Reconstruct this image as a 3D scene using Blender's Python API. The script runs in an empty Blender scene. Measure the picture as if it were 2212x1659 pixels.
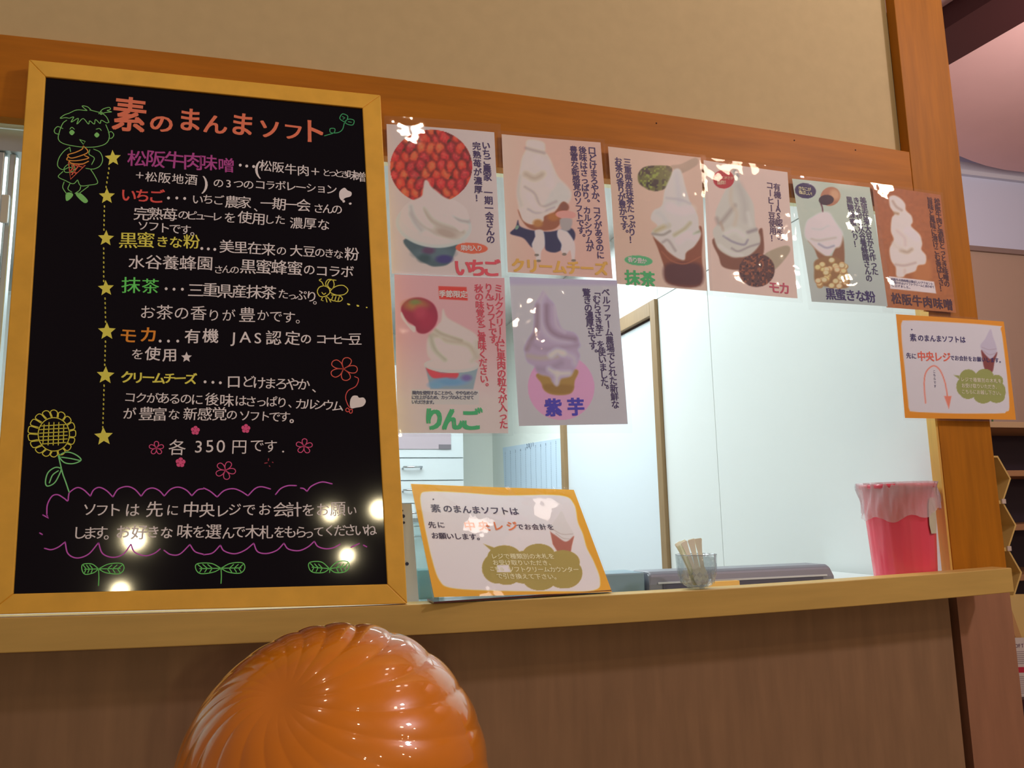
import bpy, bmesh, math, random
import numpy as np
from mathutils import Vector, Matrix
random.seed(5); rng = np.random.default_rng(5)
SC = bpy.context.scene
COL = SC.collection
# ---------------------------------------------------------------- camera
FP, YAW, PITCH, ROLL = 1766.0, .2895, .1595, -.0217
CP = np.array([0, -1.47, 1.15])
_f = np.array([math.sin(YAW)*math.cos(PITCH), math.cos(YAW)*math.cos(PITCH), math.sin(PITCH)])
_r0 = np.array([math.cos(YAW), -math.sin(YAW), 0]); _u0 = np.cross(_r0, _f)
CR = _r0*math.cos(ROLL)+_u0*math.sin(ROLL); CU = -_r0*math.sin(ROLL)+_u0*math.cos(ROLL); CF = _f
cam = bpy.data.cameras.new('camera'); cam_o = bpy.data.objects.new('camera', cam); COL.objects.link(cam_o)
cam.sensor_width = 36; cam.lens = FP/2212*36; cam.clip_start = .02
cam_o.matrix_world = Matrix(((CR[0], CU[0], -CF[0], CP[0]), (CR[1], CU[1], -CF[1], CP[1]), (CR[2], CU[2], -CF[2], CP[2]), (0, 0, 0, 1)))
SC.camera = cam_o
# ---------------------------------------------------------------- world, exposure, lights
w = bpy.data.worlds.new('world'); SC.world = w; w.use_nodes = True
w.node_tree.nodes['Background'].inputs[0].default_value = (.60, .42, .44, 1)
w.node_tree.nodes['Background'].inputs[1].default_value = .26
SC.view_settings.view_transform = 'Standard'; SC.view_settings.look = 'None'
SC.view_settings.exposure = 0; SC.view_settings.gamma = 1; SC.view_settings.use_curve_mapping = False
def area(name, loc, target, sx, sy, e, col):
    l = bpy.data.lights.new(name, 'AREA'); l.shape = 'RECTANGLE'; l.size = sx; l.size_y = sy; l.energy = e; l.color = col
    o = bpy.data.objects.new(name, l); COL.objects.link(o); o.location = loc
    d = Vector(target)-Vector(loc); o.rotation_euler = d.to_track_quat('-Z', 'Y').to_euler(); return o
def point(name, loc, e, r, col):
    l = bpy.data.lights.new(name, 'POINT'); l.energy = e; l.shadow_soft_size = r; l.color = col
    o = bpy.data.objects.new(name, l); COL.objects.link(o); o.location = loc; return o
area('kitchen_tube_light', (.55, 2.0, 2.32), (.55, 2.0, 0), 1.5, 1.4, 46, (.86, .97, 1))
area('kitchen_tube_light', (.35, .5, 2.3), (.35, .5, 0), .9, .15, 9, (.86, .97, 1))
area('hall_ceiling_light', (2.5, -1.85, 2.95), (.9, 0, 1.4), .18, .18, 22, (1, .85, .97))
WARM = (1, .74, .54)
for (x, y, z, e, r) in [(-.55, -1.0, 2.95, 6.5, .06), (2.36, -2.28, 2.95, 8, .08), (3.37, -2.29, 2.95, 9, .05), (.55, -2.35, 2.95, 6, .035), (3.51, -3.76, 2.95, 10, .055), (2.31, -4.99, 2.95, 10, .06), (1.38, -6.47, 2.95, 12, .07), (4.6, -4.2, 2.95, 12, .06)]:  # the first one is an added fill that brightens the chalkboard side
    point('hall_spot_and_fill', (x, y, z), e, r, WARM)
for (x, y, z, e) in [(1.29, -.33, 2.95, 2.2), (1.55, -.24, 2.95, 1.4), (1.45, -.69, 2.95, 1.4)]:
    point('hall_downlight', (x, y, z), e, .06, (1, .85, .75))
for (x, y, z, e, r) in [(-1.89, -11.89, 2.39, 170, .13), (-2.04, -11.92, 1.67, 90, .10), (.93, -11.94, 2.71, 70, .11), (1.69, -11.87, 2.76, 150, .13), (1.19, -11.99, 2.06, 90, .09)]:
    point('far_hall_lamp', (x, y, z), e, r, (1, .84, .5))
area('side_hall_light', (3.2, .3, 2.6), (3.4, 1.6, 3.2), .8, .8, 15, (1, .82, .75))
LF = np.array([.60, .45, .49])        # light that reaches a white sheet on the counter front
# ---------------------------------------------------------------- helpers
def lin(c):
    c = np.asarray(c, float)/255
    return np.where(c <= .04045, c/12.92, ((c+.055)/1.055)**2.4)
def alb(c, L=None): return np.clip(lin(c)/(LF if L is None else L), 0, .92)
def ray(x, y): return (x-1106)/FP*CR-(y-829.5)/FP*CU+CF
def at(x, y, Y): v = ray(x, y); return CP+v*((Y-CP[1])/v[1])
def atx(x, y, X): v = ray(x, y); return CP+v*((X-CP[0])/v[0])
def atz(x, y, Z): v = ray(x, y); return CP+v*((Z-CP[2])/v[2])
def depth(p): return float((np.asarray(p)-CP)@CF)
MATS = {}
def mat(name, col, rough=.5, coat=0, metal=0, spec=.5, trans=0, noise=0, nscale=8, stretch=(1, 1, 1), bump=0, emit=None, srgb=True, ior=1.45, sss=0, bdist=.002):
    if name in MATS: return MATS[name]
    m = bpy.data.materials.new(name); m.use_nodes = True; nt = m.node_tree; b = nt.nodes['Principled BSDF']
    c = tuple(alb(col)) if srgb else tuple(col)
    b.inputs['Base Color'].default_value = (*c, 1); b.inputs['Roughness'].default_value = rough
    b.inputs['Coat Weight'].default_value = coat; b.inputs['Coat Roughness'].default_value = .03
    b.inputs['Metallic'].default_value = metal; b.inputs['Specular IOR Level'].default_value = spec
    b.inputs['Transmission Weight'].default_value = trans; b.inputs['IOR'].default_value = ior
    if sss: b.inputs['Subsurface Weight'].default_value = sss; b.inputs['Subsurface Radius'].default_value = (.02, .01, .005)
    if emit: b.inputs['Emission Color'].default_value = (*emit[:3], 1); b.inputs['Emission Strength'].default_value = emit[3]
    if noise or bump:
        tc = nt.nodes.new('ShaderNodeTexCoord'); mp = nt.nodes.new('ShaderNodeMapping'); mp.inputs['Scale'].default_value = stretch
        nz = nt.nodes.new('ShaderNodeTexNoise'); nz.inputs['Scale'].default_value = nscale; nz.inputs['Detail'].default_value = 6
        nt.links.new(tc.outputs['Object'], mp.inputs[0]); nt.links.new(mp.outputs[0], nz.inputs[0])
        if noise:
            mx = nt.nodes.new('ShaderNodeMix'); mx.data_type = 'RGBA'
            mr = nt.nodes.new('ShaderNodeMapRange'); mr.inputs[1].default_value = .3; mr.inputs[2].default_value = .7
            nt.links.new(nz.outputs[0], mr.inputs[0]); nt.links.new(mr.outputs[0], mx.inputs[0])
            mx.inputs[6].default_value = (*[v*(1-noise) for v in c], 1); mx.inputs[7].default_value = (*[min(1, v*(1+noise)) for v in c], 1)
            nt.links.new(mx.outputs[2], b.inputs['Base Color'])
        if bump:
            bp = nt.nodes.new('ShaderNodeBump'); bp.inputs['Strength'].default_value = bump; bp.inputs['Distance'].default_value = bdist
            nt.links.new(nz.outputs[0], bp.inputs['Height']); nt.links.new(bp.outputs[0], b.inputs['Normal'])
            if coat: nt.links.new(bp.outputs[0], b.inputs['Coat Normal'])
    MATS[name] = m; return m
def film(name, ior=1.5, rough=.04, tint=(1, 1, 1), scale=14, strength=.5, dist=.006, haze=0):
    if name in MATS: return MATS[name]
    m = bpy.data.materials.new(name); m.use_nodes = True; nt = m.node_tree; nt.nodes.clear()
    out = nt.nodes.new('ShaderNodeOutputMaterial'); mx = nt.nodes.new('ShaderNodeMixShader'); tr = nt.nodes.new('ShaderNodeBsdfTransparent')
    gl = nt.nodes.new('ShaderNodeBsdfGlossy'); fr = nt.nodes.new('ShaderNodeLayerWeight'); fr.inputs[0].default_value = .5; f0 = ((ior-1)/(ior+1))**2; pw = nt.nodes.new('ShaderNodeMath'); pw.operation = 'POWER'; pw.inputs[1].default_value = 5; ml = nt.nodes.new('ShaderNodeMath'); ml.operation = 'MULTIPLY_ADD'; ml.inputs[1].default_value = 1-f0; ml.inputs[2].default_value = f0
    tc = nt.nodes.new('ShaderNodeTexCoord'); nz = nt.nodes.new('ShaderNodeTexNoise'); nz.inputs['Scale'].default_value = scale; nz.inputs['Detail'].default_value = 2
    bp = nt.nodes.new('ShaderNodeBump'); bp.inputs['Strength'].default_value = strength; bp.inputs['Distance'].default_value = dist
    tr.inputs[0].default_value = (*tint, 1); gl.inputs['Roughness'].default_value = rough
    L = nt.links.new
    L(tc.outputs['Object'], nz.inputs[0]); L(nz.outputs[0], bp.inputs['Height']); L(bp.outputs[0], gl.inputs['Normal']); L(bp.outputs[0], fr.inputs['Normal'])
    L(fr.outputs['Facing'], pw.inputs[0]); L(pw.outputs[0], ml.inputs[0]); L(ml.outputs[0], mx.inputs[0]); L(gl.outputs[0], mx.inputs[2])
    if haze:
        df = nt.nodes.new('ShaderNodeBsdfDiffuse'); df.inputs[0].default_value = (.8, .8, .8, 1); m2 = nt.nodes.new('ShaderNodeMixShader'); m2.inputs[0].default_value = haze
        L(tr.outputs[0], m2.inputs[1]); L(df.outputs[0], m2.inputs[2]); L(m2.outputs[0], mx.inputs[1])
    else: L(tr.outputs[0], mx.inputs[1])
    L(mx.outputs[0], out.inputs[0]); MATS[name] = m; return m
def print_mat():
    if 'printed_paper' in MATS: return MATS['printed_paper']
    m = mat('printed_paper', (255, 255, 255), rough=.55); nt = m.node_tree
    a = nt.nodes.new('ShaderNodeVertexColor'); a.layer_name = 'ink'; nt.links.new(a.outputs[0], nt.nodes['Principled BSDF'].inputs['Base Color']); return m
def tag(o, label=None, cat=None, group=None, kind=None):
    for k, v in (('label', label), ('category', cat), ('group', group), ('kind', kind)):
        if v: o[k] = v
    return o
def empty(name, loc, label=None, cat=None, group=None, kind=None):
    o = bpy.data.objects.new(name, None); COL.objects.link(o); o.location = loc; o.empty_display_size = .05
    return tag(o, label, cat, group, kind)
def mesh_obj(name, V, Fc, m, parent=None, smooth=False, kind=None):
    """V in world space; stored relative to the parent"""
    V = np.asarray(V, float)
    me = bpy.data.meshes.new(name)
    o = bpy.data.objects.new(name, me); COL.objects.link(o)
    if parent is not None:
        o.parent = parent; base = np.array(wloc(parent))
        org = base
    else:
        org = (V.min(0)+V.max(0))/2; org[2] = V[:, 2].min(); o.location = org
    me.from_pydata((V-org).tolist(), [], [list(f) for f in Fc])
    ms = m if isinstance(m, (list, tuple)) else [m]
    for q in ms: me.materials.append(q)
    if smooth: me.polygons.foreach_set('use_smooth', [True]*len(me.polygons))
    if kind: o['kind'] = kind
    me.update(); return o
def wloc(o):
    v = Vector((0, 0, 0))
    while o is not None: v = v+o.location; o = o.parent
    return v
def ledge_z(x): x = min(max(x, -.5), 1.5); return 1.0112-.0163*x+.0147*x*x
def beam_z(x): x = min(max(x, -.6), 1.45); return 1.9887+.0141*x-.0168*x*x
def bent_board(mb, x0, x1, y0, y1, zb, zt, n=48):
    """a long board whose lower and upper edges follow the slight sag of the old timber"""
    V = []
    for i in range(n+1):
        x = x0+(x1-x0)*i/n; a, b = zb(x), zt(x); V += [(x, y0, a), (x, y0, b), (x, y1, b), (x, y1, a)]
    F = [(i*4+k, i*4+4+k, i*4+4+(k+1) % 4, i*4+(k+1) % 4) for i in range(n) for k in range(4)]+[(0, 1, 2, 3), (n*4+3, n*4+2, n*4+1, n*4)]
    return mb.add(V, F)
class MB:
    def __init__(s): s.v = []; s.f = []
    def add(s, V, F):
        n = len(s.v); s.v += [tuple(map(float, p)) for p in V]; s.f += [tuple(i+n for i in f) for f in F]; return s
    def box(s, x0, y0, z0, x1, y1, z1):
        V = [(x, y, z) for z in (z0, z1) for y in (y0, y1) for x in (x0, x1)]
        return s.add(V, [(0, 2, 3, 1), (4, 5, 7, 6), (0, 1, 5, 4), (2, 6, 7, 3), (0, 4, 6, 2), (1, 3, 7, 5)])
    def prism(s, pts, ext):
        """polygon pts (3d) extruded by vector ext"""
        pts = [np.array(p, float) for p in pts]; n = len(pts); e = np.array(ext, float)
        V = pts+[p+e for p in pts]
        return s.add(V, [tuple(range(n))[::-1], tuple(range(n, 2*n))]+[(i, (i+1) % n, (i+1) % n+n, i+n) for i in range(n)])
    def lathe(s, prof, c, seg=40, cap0=False, cap1=False):
        n = len(prof); V = []
        for k in range(seg):
            a = 2*math.pi*k/seg
            V += [(c[0]+r*math.cos(a), c[1]+r*math.sin(a), c[2]+z) for r, z in prof]
        F = [(k*n+i, ((k+1) % seg)*n+i, ((k+1) % seg)*n+i+1, k*n+i+1) for k in range(seg) for i in range(n-1)]
        if cap0: F.append(tuple(k*n for k in range(seg))[::-1])
        if cap1: F.append(tuple(k*n+n-1 for k in range(seg)))
        return s.add(V, F)
    def tube(s, pts, r, seg=8):
        pts = [Vector(p) for p in pts]; V = []; n = len(pts)
        for i, p in enumerate(pts):
            t = (pts[min(i+1, n-1)]-pts[max(i-1, 0)]).normalized()
            a = t.cross(Vector((0, 0, 1)) if abs(t.z) < .9 else Vector((1, 0, 0))).normalized(); b = t.cross(a)
            rr = r[i] if hasattr(r, '__len__') else r
            V += [tuple(p+a*rr*math.cos(2*math.pi*k/seg)+b*rr*math.sin(2*math.pi*k/seg)) for k in range(seg)]
        F = [(i*seg+k, i*seg+(k+1) % seg, (i+1)*seg+(k+1) % seg, (i+1)*seg+k) for i in range(n-1) for k in range(seg)]
        F += [tuple(range(seg))[::-1], tuple(range((n-1)*seg, n*seg))]
        return s.add(V, F)
    def obj(s, name, m, parent=None, smooth=False, bevel=0, kind=None):
        o = mesh_obj(name, s.v, s.f, m, parent, smooth, kind)
        if bevel:
            b = o.modifiers.new('bevel', 'BEVEL'); b.width = bevel; b.segments = 2; b.limit_method = 'ANGLE'
        return o
def box_obj(name, x0, y0, z0, x1, y1, z1, m, parent=None, bevel=0, kind=None):
    return MB().box(x0, y0, z0, x1, y1, z1).obj(name, m, parent, bevel=bevel, kind=kind)
# ---------------------------------------------------------------- glyphs from Blender's own font
_cu = bpy.data.curves.new('glyph', 'FONT'); _go = bpy.data.objects.new('glyph', _cu); COL.objects.link(_go)
_cu.resolution_u = 3; _cu.fill_mode = 'FRONT'; _gc = {}
def glyph(ch, off):
    k = (ch, off)
    if k not in _gc:
        _cu.offset = off; _cu.body = ch; bpy.context.view_layer.update()
        me = bpy.data.meshes.new_from_object(_go)
        V = np.array([v.co[:2] for v in me.vertices], float).reshape(-1, 2); F = [tuple(p.vertices) for p in me.polygons]
        bpy.data.meshes.remove(me)
        if len(V): V -= np.array([.5 if ord(ch) > 0x2fff else (V[:, 0].min()+V[:, 0].max())/2, .37])
        _gc[k] = (V, F)
    return _gc[k]
class Sheet:
    """a flat (slightly bulging) surface in the scene: points of it are found from where the photograph shows them"""
    def __init__(s, P0, ex, ez, bulge=None):
        s.P0 = np.array(P0, float); s.ex = np.array(ex, float)/np.linalg.norm(ex)
        n = np.cross(s.ex, ez); n /= np.linalg.norm(n)
        if n@(CP-s.P0) < 0: n = -n
        s.n = n; s.ez = np.array(ez, float)/np.linalg.norm(ez); s.bulge = bulge
    def p(s, x, y, lift=0):
        v = ray(x, y); t = ((s.P0-CP)@s.n)/(v@s.n); q = CP+t*v
        return s.up(q, lift)
    def up(s, q, lift=0):
        b = s.bulge(float((q-s.P0)@s.ex), float((q-s.P0)@s.ez)) if s.bulge else 0
        return q+s.n*(lift+b)
    def flat(s, x, y):
        v = ray(x, y); return CP+v*(((s.P0-CP)@s.n)/(v@s.n))
def put(mb, sh, ch, x, y, size, off, lift, rot=0, sx=1, sy=1, vert=False):
    V, F = glyph(ch, 0)
    if not len(V): return
    c = sh.flat(x, y); k = size*depth(c)/FP
    if vert:
        if ch in 'ー「」': V = np.stack([V[:, 1], -V[:, 0]], 1)
        if ch in '、。': V = V+np.array([.6, .55])
    ca, sa = math.cos(rot), math.sin(rot); d = abs(off)
    sh_ = [(0, 0)] if d < .006 else ([(-d, 0), (d, 0)] if d < .012 else [(-d, -d*.7), (d, -d*.7), (-d, d*.7), (d, d*.7)])
    for q, (a0, b0) in enumerate(sh_):
        U = (V+[a0, b0])*[sx, sy]; U = U@np.array([[ca, sa], [-sa, ca]])
        mb.add([sh.up(c+sh.ex*(a*k)+sh.ez*(b*k), lift+q*.00003) for a, b in U], F)
def text_line(mb, sh, s, x0, y0, x1, y1, size, off=0, lift=.0006, vert=False, jit=0, sx=1, sy=1):
    n = len(s)
    for i, ch in enumerate(s):
        if ch == ' ': continue
        t = i/max(1, n-1)
        put(mb, sh, ch, x0+(x1-x0)*t, y0+(y1-y0)*t+random.uniform(-jit, jit)*size, size*(1+random.uniform(-jit, jit)*1.5), off, lift, random.uniform(-jit, jit)*1.6, sx, sy, vert)
def catmull(P, n=7, closed=False):
    P = [np.array(p, float) for p in P]
    if len(P) < 3 and not closed: return P
    Q = ([P[-1]]+P+[P[0], P[1]]) if closed else ([2*P[0]-P[1]]+P+[2*P[-1]-P[-2]])
    out = []
    for i in range(1, len(Q)-2):
        for k in range(n):
            t = k/n; a, b, c, d = Q[i-1], Q[i], Q[i+1], Q[i+2]
            out.append(.5*((2*b)+(c-a)*t+(2*a-5*b+4*c-d)*t*t+(3*b-a-3*c+d)*t**3))
    out.append(Q[-2]); return out
def stroke(mb, sh, pts, w, lift=.0005, smooth=True, closed=False, n=7):
    """a chalk / ink line of width w photo pixels"""
    if smooth and len(pts) > 2: pts = catmull(pts, n, closed)
    elif closed: pts = list(pts)+[pts[0]]
    P = [sh.p(p[0], p[1], lift) for p in pts]; hw = w/2*depth(P[0])/FP
    L = []; R = []
    for i, p in enumerate(P):
        t = P[min(i+1, len(P)-1)]-P[max(i-1, 0)]; l = np.linalg.norm(t)
        s = np.cross(sh.n, t/l) if l > 1e-9 else sh.ez
        L.append(p+s*hw); R.append(p-s*hw)
    m = len(P); mb.add(L+R, [(i, i+1, i+1+m, i+m) for i in range(m-1)])
    for p in (P[0], P[-1]):
        mb.add([p+hw*(sh.ex*math.cos(a)+sh.ez*math.sin(a)) for a in np.arange(8)*math.pi/4], [tuple(range(8))])
def blob(mb, sh, pts, lift=.0005, smooth=False):
    if smooth: pts = catmull(pts, 5, True)[:-1]
    P = [sh.p(p[0], p[1], lift) for p in pts]; c = sum(P)/len(P); n = len(P)
    mb.add(P+[c], [(i, (i+1) % n, n) for i in range(n)])
def dot(mb, sh, x, y, r, lift=.0005): blob(mb, sh, [(x+r*math.cos(a), y+r*math.sin(a)) for a in np.arange(10)*math.pi/5], lift)
def star(cx, cy, r, rot=0, k=.45):
    return [(cx+(r if i % 2 == 0 else r*k)*math.sin(rot+i*math.pi/5), cy-(r if i % 2 == 0 else r*k)*math.cos(rot+i*math.pi/5)) for i in range(10)]
INK = {}
def ink(col, rough=.5):
    k = tuple(col)
    if k not in INK: INK[k] = mat('ink_%d_%d_%d' % k, col, rough=rough)
    return INK[k]
# ---------------------------------------------------------------- materials
M_beam = mat('orange_stained_wood', (146, 78, 10), rough=.5, spec=.25, noise=.14, nscale=5, stretch=(1, 6, 12), bump=.05)
M_post = mat('orange_stained_wood_upright', (140, 76, 8), rough=.5, spec=.25, noise=.14, nscale=5, stretch=(12, 6, 1), bump=.05)
M_trim = mat('pale_edge_wood', (178, 124, 60), rough=.5, noise=.1, nscale=6, stretch=(12, 12, 1))
M_soffit = mat('pale_soffit_wood', (196, 184, 150), rough=.5)
M_ledge = mat('ledge_wood', (164, 120, 66), rough=.4, spec=.3, noise=.08, nscale=5, stretch=(1, 6, 10), bump=.04)
M_board_frame = mat('light_pine_frame', (205, 134, 46), rough=.5, noise=.07, nscale=8, stretch=(3, 3, 3), bump=.04)
M_beige = mat('beige_plaster', (162, 128, 96), rough=.8, noise=.03, nscale=30, bump=.05)
M_low = mat('brown_counter_panel', (118, 80, 58), rough=.55, noise=.1, nscale=6, stretch=(8, 8, 1))
M_dark = mat('dark_gap', (38, 12, 12), rough=.7)
M_white = mat('white_kitchen_panel', (.80, .83, .82), rough=.45, srgb=False)
M_white2 = mat('cool_white_door', (.72, .78, .83), rough=.4, srgb=False)
M_wback = mat('back_wall_white', (.82, .86, .80), rough=.6, srgb=False)
M_brown = mat('brown_door_frame', (.30, .19, .09), rough=.5, srgb=False, noise=.08, stretch=(8, 8, 1))
M_alu = mat('aluminium', (.66, .74, .76), rough=.3, metal=.6, srgb=False)
M_chrome = mat('chrome', (.6, .62, .64), rough=.2, metal=1, srgb=False)
M_black = mat('black_board', (.004, .003, .005), rough=.05, srgb=False, spec=.35)
M_floor = mat('brown_floor_tile', (.22, .13, .08), rough=.5, srgb=False, noise=.1)
M_lam = film('laminate_film', scale=13, strength=.3, dist=.006, rough=.03, haze=.025)
# ---------------------------------------------------------------- structure
BZ0, BZ1 = 1.83, 1.986
PX0, PX1 = 1.427, 1.573
KZ = 2.36
box_obj('floor', -3, -6, -.1, 6, 4.2, 0, M_floor, kind='structure')
box_obj('wall_front', -1.6, .027, BZ1-.02, PX0-.001, .10, 3.3, M_beige, kind='structure')
t = bent_board(MB(), -1.6, PX0-.0012, 0, .0265, lambda x: BZ0, beam_z).obj('trim_1', M_beam, bevel=.0012, kind='structure'); t['label'] = 'orange stained wooden beam across the top of the serving opening'
t = box_obj('trim_2', -1.6, .0265, BZ0, PX0-.0012, .044, BZ1-.021, M_soffit, kind='structure'); t['label'] = 'pale inner edge of the beam over the opening'
t = box_obj('trim_3', PX0, -.0, .98, PX1, .028, 3.3, M_post, bevel=.0015, kind='structure'); t['label'] = 'orange stained wooden post at the right end of the counter'
t = box_obj('trim_4', PX0-.006, .002, .989, PX0-.0002, .027, BZ0-.002, M_trim, kind='structure'); t['label'] = 'pale edge strip along the inner side of the post'
box_obj('trim_lower_post', PX0, .0, 0, PX1, .028, .9795, mat('post_reddish_brown', (126, 78, 58), rough=.55, noise=.08, nscale=6, stretch=(8, 8, 1)), kind='structure')  # lower part of the post, a darker and redder brown than above the ledge
# small scuff marks on the beam (screw holes)
for (px, py) in [(1716, 303), (1848, 324), (1418, 266)]:
    q = at(px, py, -.0004); mb = MB(); mb.lathe([(.0018, 0), (.0012, .0004)], (0, 0, 0), 8, True, True)
    mb.v = [(q[0]+a, q[1]-c, q[2]+b) for a, b, c in mb.v]; mb.obj('screw_hole', M_dark, bpy.data.objects['trim_1'])
# counter front under the ledge
mb = box_obj('wall_counter', -1.6, .002, .0, 1.4065, .028, .9645, M_low, kind='structure')
box_obj('trim_5', 1.4067, .06, 0, PX0-.0002, .07, .9645, M_dark, kind='structure')
# ledge
ledge = empty('serving_ledge', (.3, -.05, .969), 'long orange-brown wooden ledge running under the serving opening', 'counter')
LX1 = float(at(2188, 1250, -.085)[0])
bent_board(MB(), -1.6, LX1, -.085, -.036, lambda x: ledge_z(x)-.0495, ledge_z).obj('front_board', M_ledge, ledge, bevel=.0015)
# serving side worktop behind it
top = empty('kitchen_worktop', (.3, .3, .0), 'white worktop inside the kitchen behind the wooden ledge', 'counter')
box_obj('worktop_slab', -1.5, -.0345, .966, 1.4195, .46, .988, M_white, top, bevel=.002)
box_obj('cupboard_body', -1.5, .075, 0, 1.436, .44, .9655, M_white, top)
# kitchen shell
wr = box_obj('wall_right', 1.455, .03, 0, 1.55, 4.0, KZ, M_wback, kind='structure')
def panel(y0, y1, z0, z1, m=M_white):
    box_obj('panel', 1.44, y0+.0015, z0+.0015, 1.455, y1-.0015, z1-.0015, m, wr, bevel=.001)
Dy0, Dy1, Dz = 1.345, 2.47, 1.975
panel(.03, .97, 0, 1.975); panel(.97, Dy0, 0, 1.975); panel(.03, .97, 1.975, KZ); panel(.97, Dy0, 1.975, KZ); panel(Dy0, Dy1, 1.975, KZ); panel(Dy1, 3.86, 0, KZ, M_wback)
dr = empty('door_1', (1.44, 1.9, 0), 'cool white kitchen door in a thin brown wooden frame', None, None, 'structure')
box_obj('door_leaf', 1.447, Dy0+.045, 0, 1.4545, Dy1-.045, Dz-.06, M_white2, dr)
box_obj('door_jamb', 1.425, Dy0, 0, 1.4545, Dy0+.045, Dz, M_brown, dr, bevel=.002)
box_obj('door_jamb', 1.425, Dy1-.045, 0, 1.4545, Dy1, Dz, M_brown, dr, bevel=.002)
box_obj('door_head', 1.425, Dy0+.045, Dz-.058, 1.4545, Dy1-.045, Dz, M_brown, dr, bevel=.002)
box_obj('shadow_strip', 1.444, Dy0+.046, Dz-.066, 1.4468, Dy1-.046, Dz-.0585, M_dark, dr)  # solid dark strip standing in for the shade under the door head
box_obj('wall_back', -1.6, 3.86, 0, 1.455, 4.0, KZ, M_wback, kind='structure')
box_obj('wall_left', -1.7, .03, 0, -1.6, 4.0, KZ, M_wback, kind='structure')
box_obj('ceiling', -1.7, .101, KZ, 1.573, 4.0, KZ+.05, M_white, kind='structure')
# ---------------------------------------------------------------- cabinet at the back of the kitchen
M_cab = mat('cabinet_white', (.62, .68, .70), rough=.4, srgb=False)
cab = empty('drawer_cabinet', (.78, 3.55, 0), 'tall white kitchen cabinet with chrome drawer handles against the back wall', 'cabinet')
box_obj('body', .32, 3.32, 0, 1.112, 3.85, 2.05, M_cab, cab)
zs = [.2, .50, .80, 1.10, 1.232, 1.364, 1.496]
for i in range(len(zs)-1):
    d = box_obj('drawer', .325, 3.30, zs[i]+.003, 1.108, 3.319, zs[i+1]-.003, M_cab, cab, bevel=.001)
    hz = zs[i+1]-.055; h = MB(); h.tube([(.745, 3.299, hz-.006), (.745, 3.27, hz), (.80, 3.265, hz), (.853, 3.27, hz), (.853, 3.299, hz-.006)], .006)
    h.obj('handle', M_chrome, d, smooth=True)
box_obj('door', .325, 3.30, 1.499, 1.108, 3.319, 2.04, M_cab, cab, bevel=.001)
stp = MB(); a, b = at(862, 975, 3.297), at(974, 962, 3.297)
box_obj('label_strip', .56, 3.294, 1.548, float(b[0]), 3.2985, 1.64, mat('mauve_strip', (.46, .38, .42), srgb=False), cab)
box_obj('dark_plate', float(at(948, 962, 3.29)[0]), 3.291, 1.548, float(b[0]), 3.2935, 1.575, mat('grey_plate', (.18, .16, .18), srgb=False), cab)
# year planner on the kitchen side wall
sh = Sheet((1.436, 3, 1.4), (0, -1, 0), (0, 0, 1))
pl = empty('year_planner', (1.436, 3.0, 1.0), 'large pale blue year planner sheet taped to the kitchen wall left of the door', 'poster')
q = [(1086, 967), (1214, 946), (1222, 1100), (1092, 1105)]
P = [sh.p(*c) for c in q]; MB().prism(P, (.002, 0, 0)).obj('sheet', mat('planner_paper', (.60, .74, .88), srgb=False), pl)
mb = MB()
for i in range(12):
    t = i/11; x = 1092+(1212-1092)*t; yt = 985-26*t
    for k in range(26):
        y0 = yt+k*4.5; stroke(mb, sh, [(x+.02*(y0-yt), y0), (x+.02*(y0-yt)+.1, y0+2.2)], 1.0, .002, False)
    put(mb, sh, str(i % 9+1), x, yt-6, 9, .01, .002)
text_line(mb, sh, '2011', 1139, 963, 1152, 959, 13, .02, .002)
mb.obj('lettering', mat('planner_ink', (.07, .09, .16), srgb=False), pl)
# tape
# ---------------------------------------------------------------- left sliding window
win = empty('window_1', (-.45, .06, 1.0), 'aluminium sliding window left of the chalkboard', None, None, 'structure')
box_obj('head_rail', -1.5, .046, 1.79, -.30, .075, 1.829, M_alu, win)
box_obj('stile', -.470, .05, .992, -.452, .07, 1.789, M_alu, win, bevel=.002)
box_obj('stile', -.446, .055, .992, -.436, .072, 1.789, M_alu, win, bevel=.002)
box_obj('pane', -1.5, .058, .992, -.471, .062, 1.789, film('window_glass', rough=.02, tint=(.9, .96, .96), strength=0), win)
for zc in (1.66, 1.40, 1.2): box_obj('latch', -.45, .043, zc, -.438, .05, zc+.05, M_white, win, bevel=.002)
wh = empty('white_locker', (-1.28, 2.85, 0), 'plain white locker seen through the sliding window at the left edge', 'cabinet')
box_obj('body', -1.585, 2.6, 0, -.98, 3.1, 2.2, M_white, wh); box_obj('door', -1.58, 2.58, .02, -.985, 2.599, 2.18, M_white, wh, bevel=.002)
MB().tube([(-1.03, 2.579, 1.2), (-1.03, 2.55, 1.22), (-1.03, 2.55, 1.4), (-1.03, 2.579, 1.42)], .006).obj('handle', M_chrome, wh, smooth=True)
# ---------------------------------------------------------------- chalkboard
zb = 1.011; yb, yt_ = -.082, -.026
lean = np.array([0, yt_-yb, .905]); lean /= np.linalg.norm(lean)
BS = Sheet((0, yb, zb), (1, 0, .01), lean)
bd = empty('chalkboard', (-.1, -.07, zb), 'tall black chalkboard in a light pine frame leaning on the ledge, covered in handwriting', 'chalkboard')
OUT = [(62, 128), (822, 205), (880, 1306), (-30, 1328)]; INN = [(98, 165), (783, 233), (837, 1262), (28, 1283)]
th = .018
O = [BS.p(*c) for c in OUT]; I = [BS.p(*c) for c in INN]; off = -BS.n*th
for q in (2, 3): O[q][2] = max(O[q][2], ledge_z(O[q][0])+.0014)
for i in range(4):
    j = (i+1) % 4; MB().prism([O[i], O[j], I[j], I[i]], off).obj('frame_rail', M_board_frame, bd, bevel=.0015)
MB().prism([p-BS.n*.004 for p in I], -BS.n*.01).obj('board_panel', M_black, bd)
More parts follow.
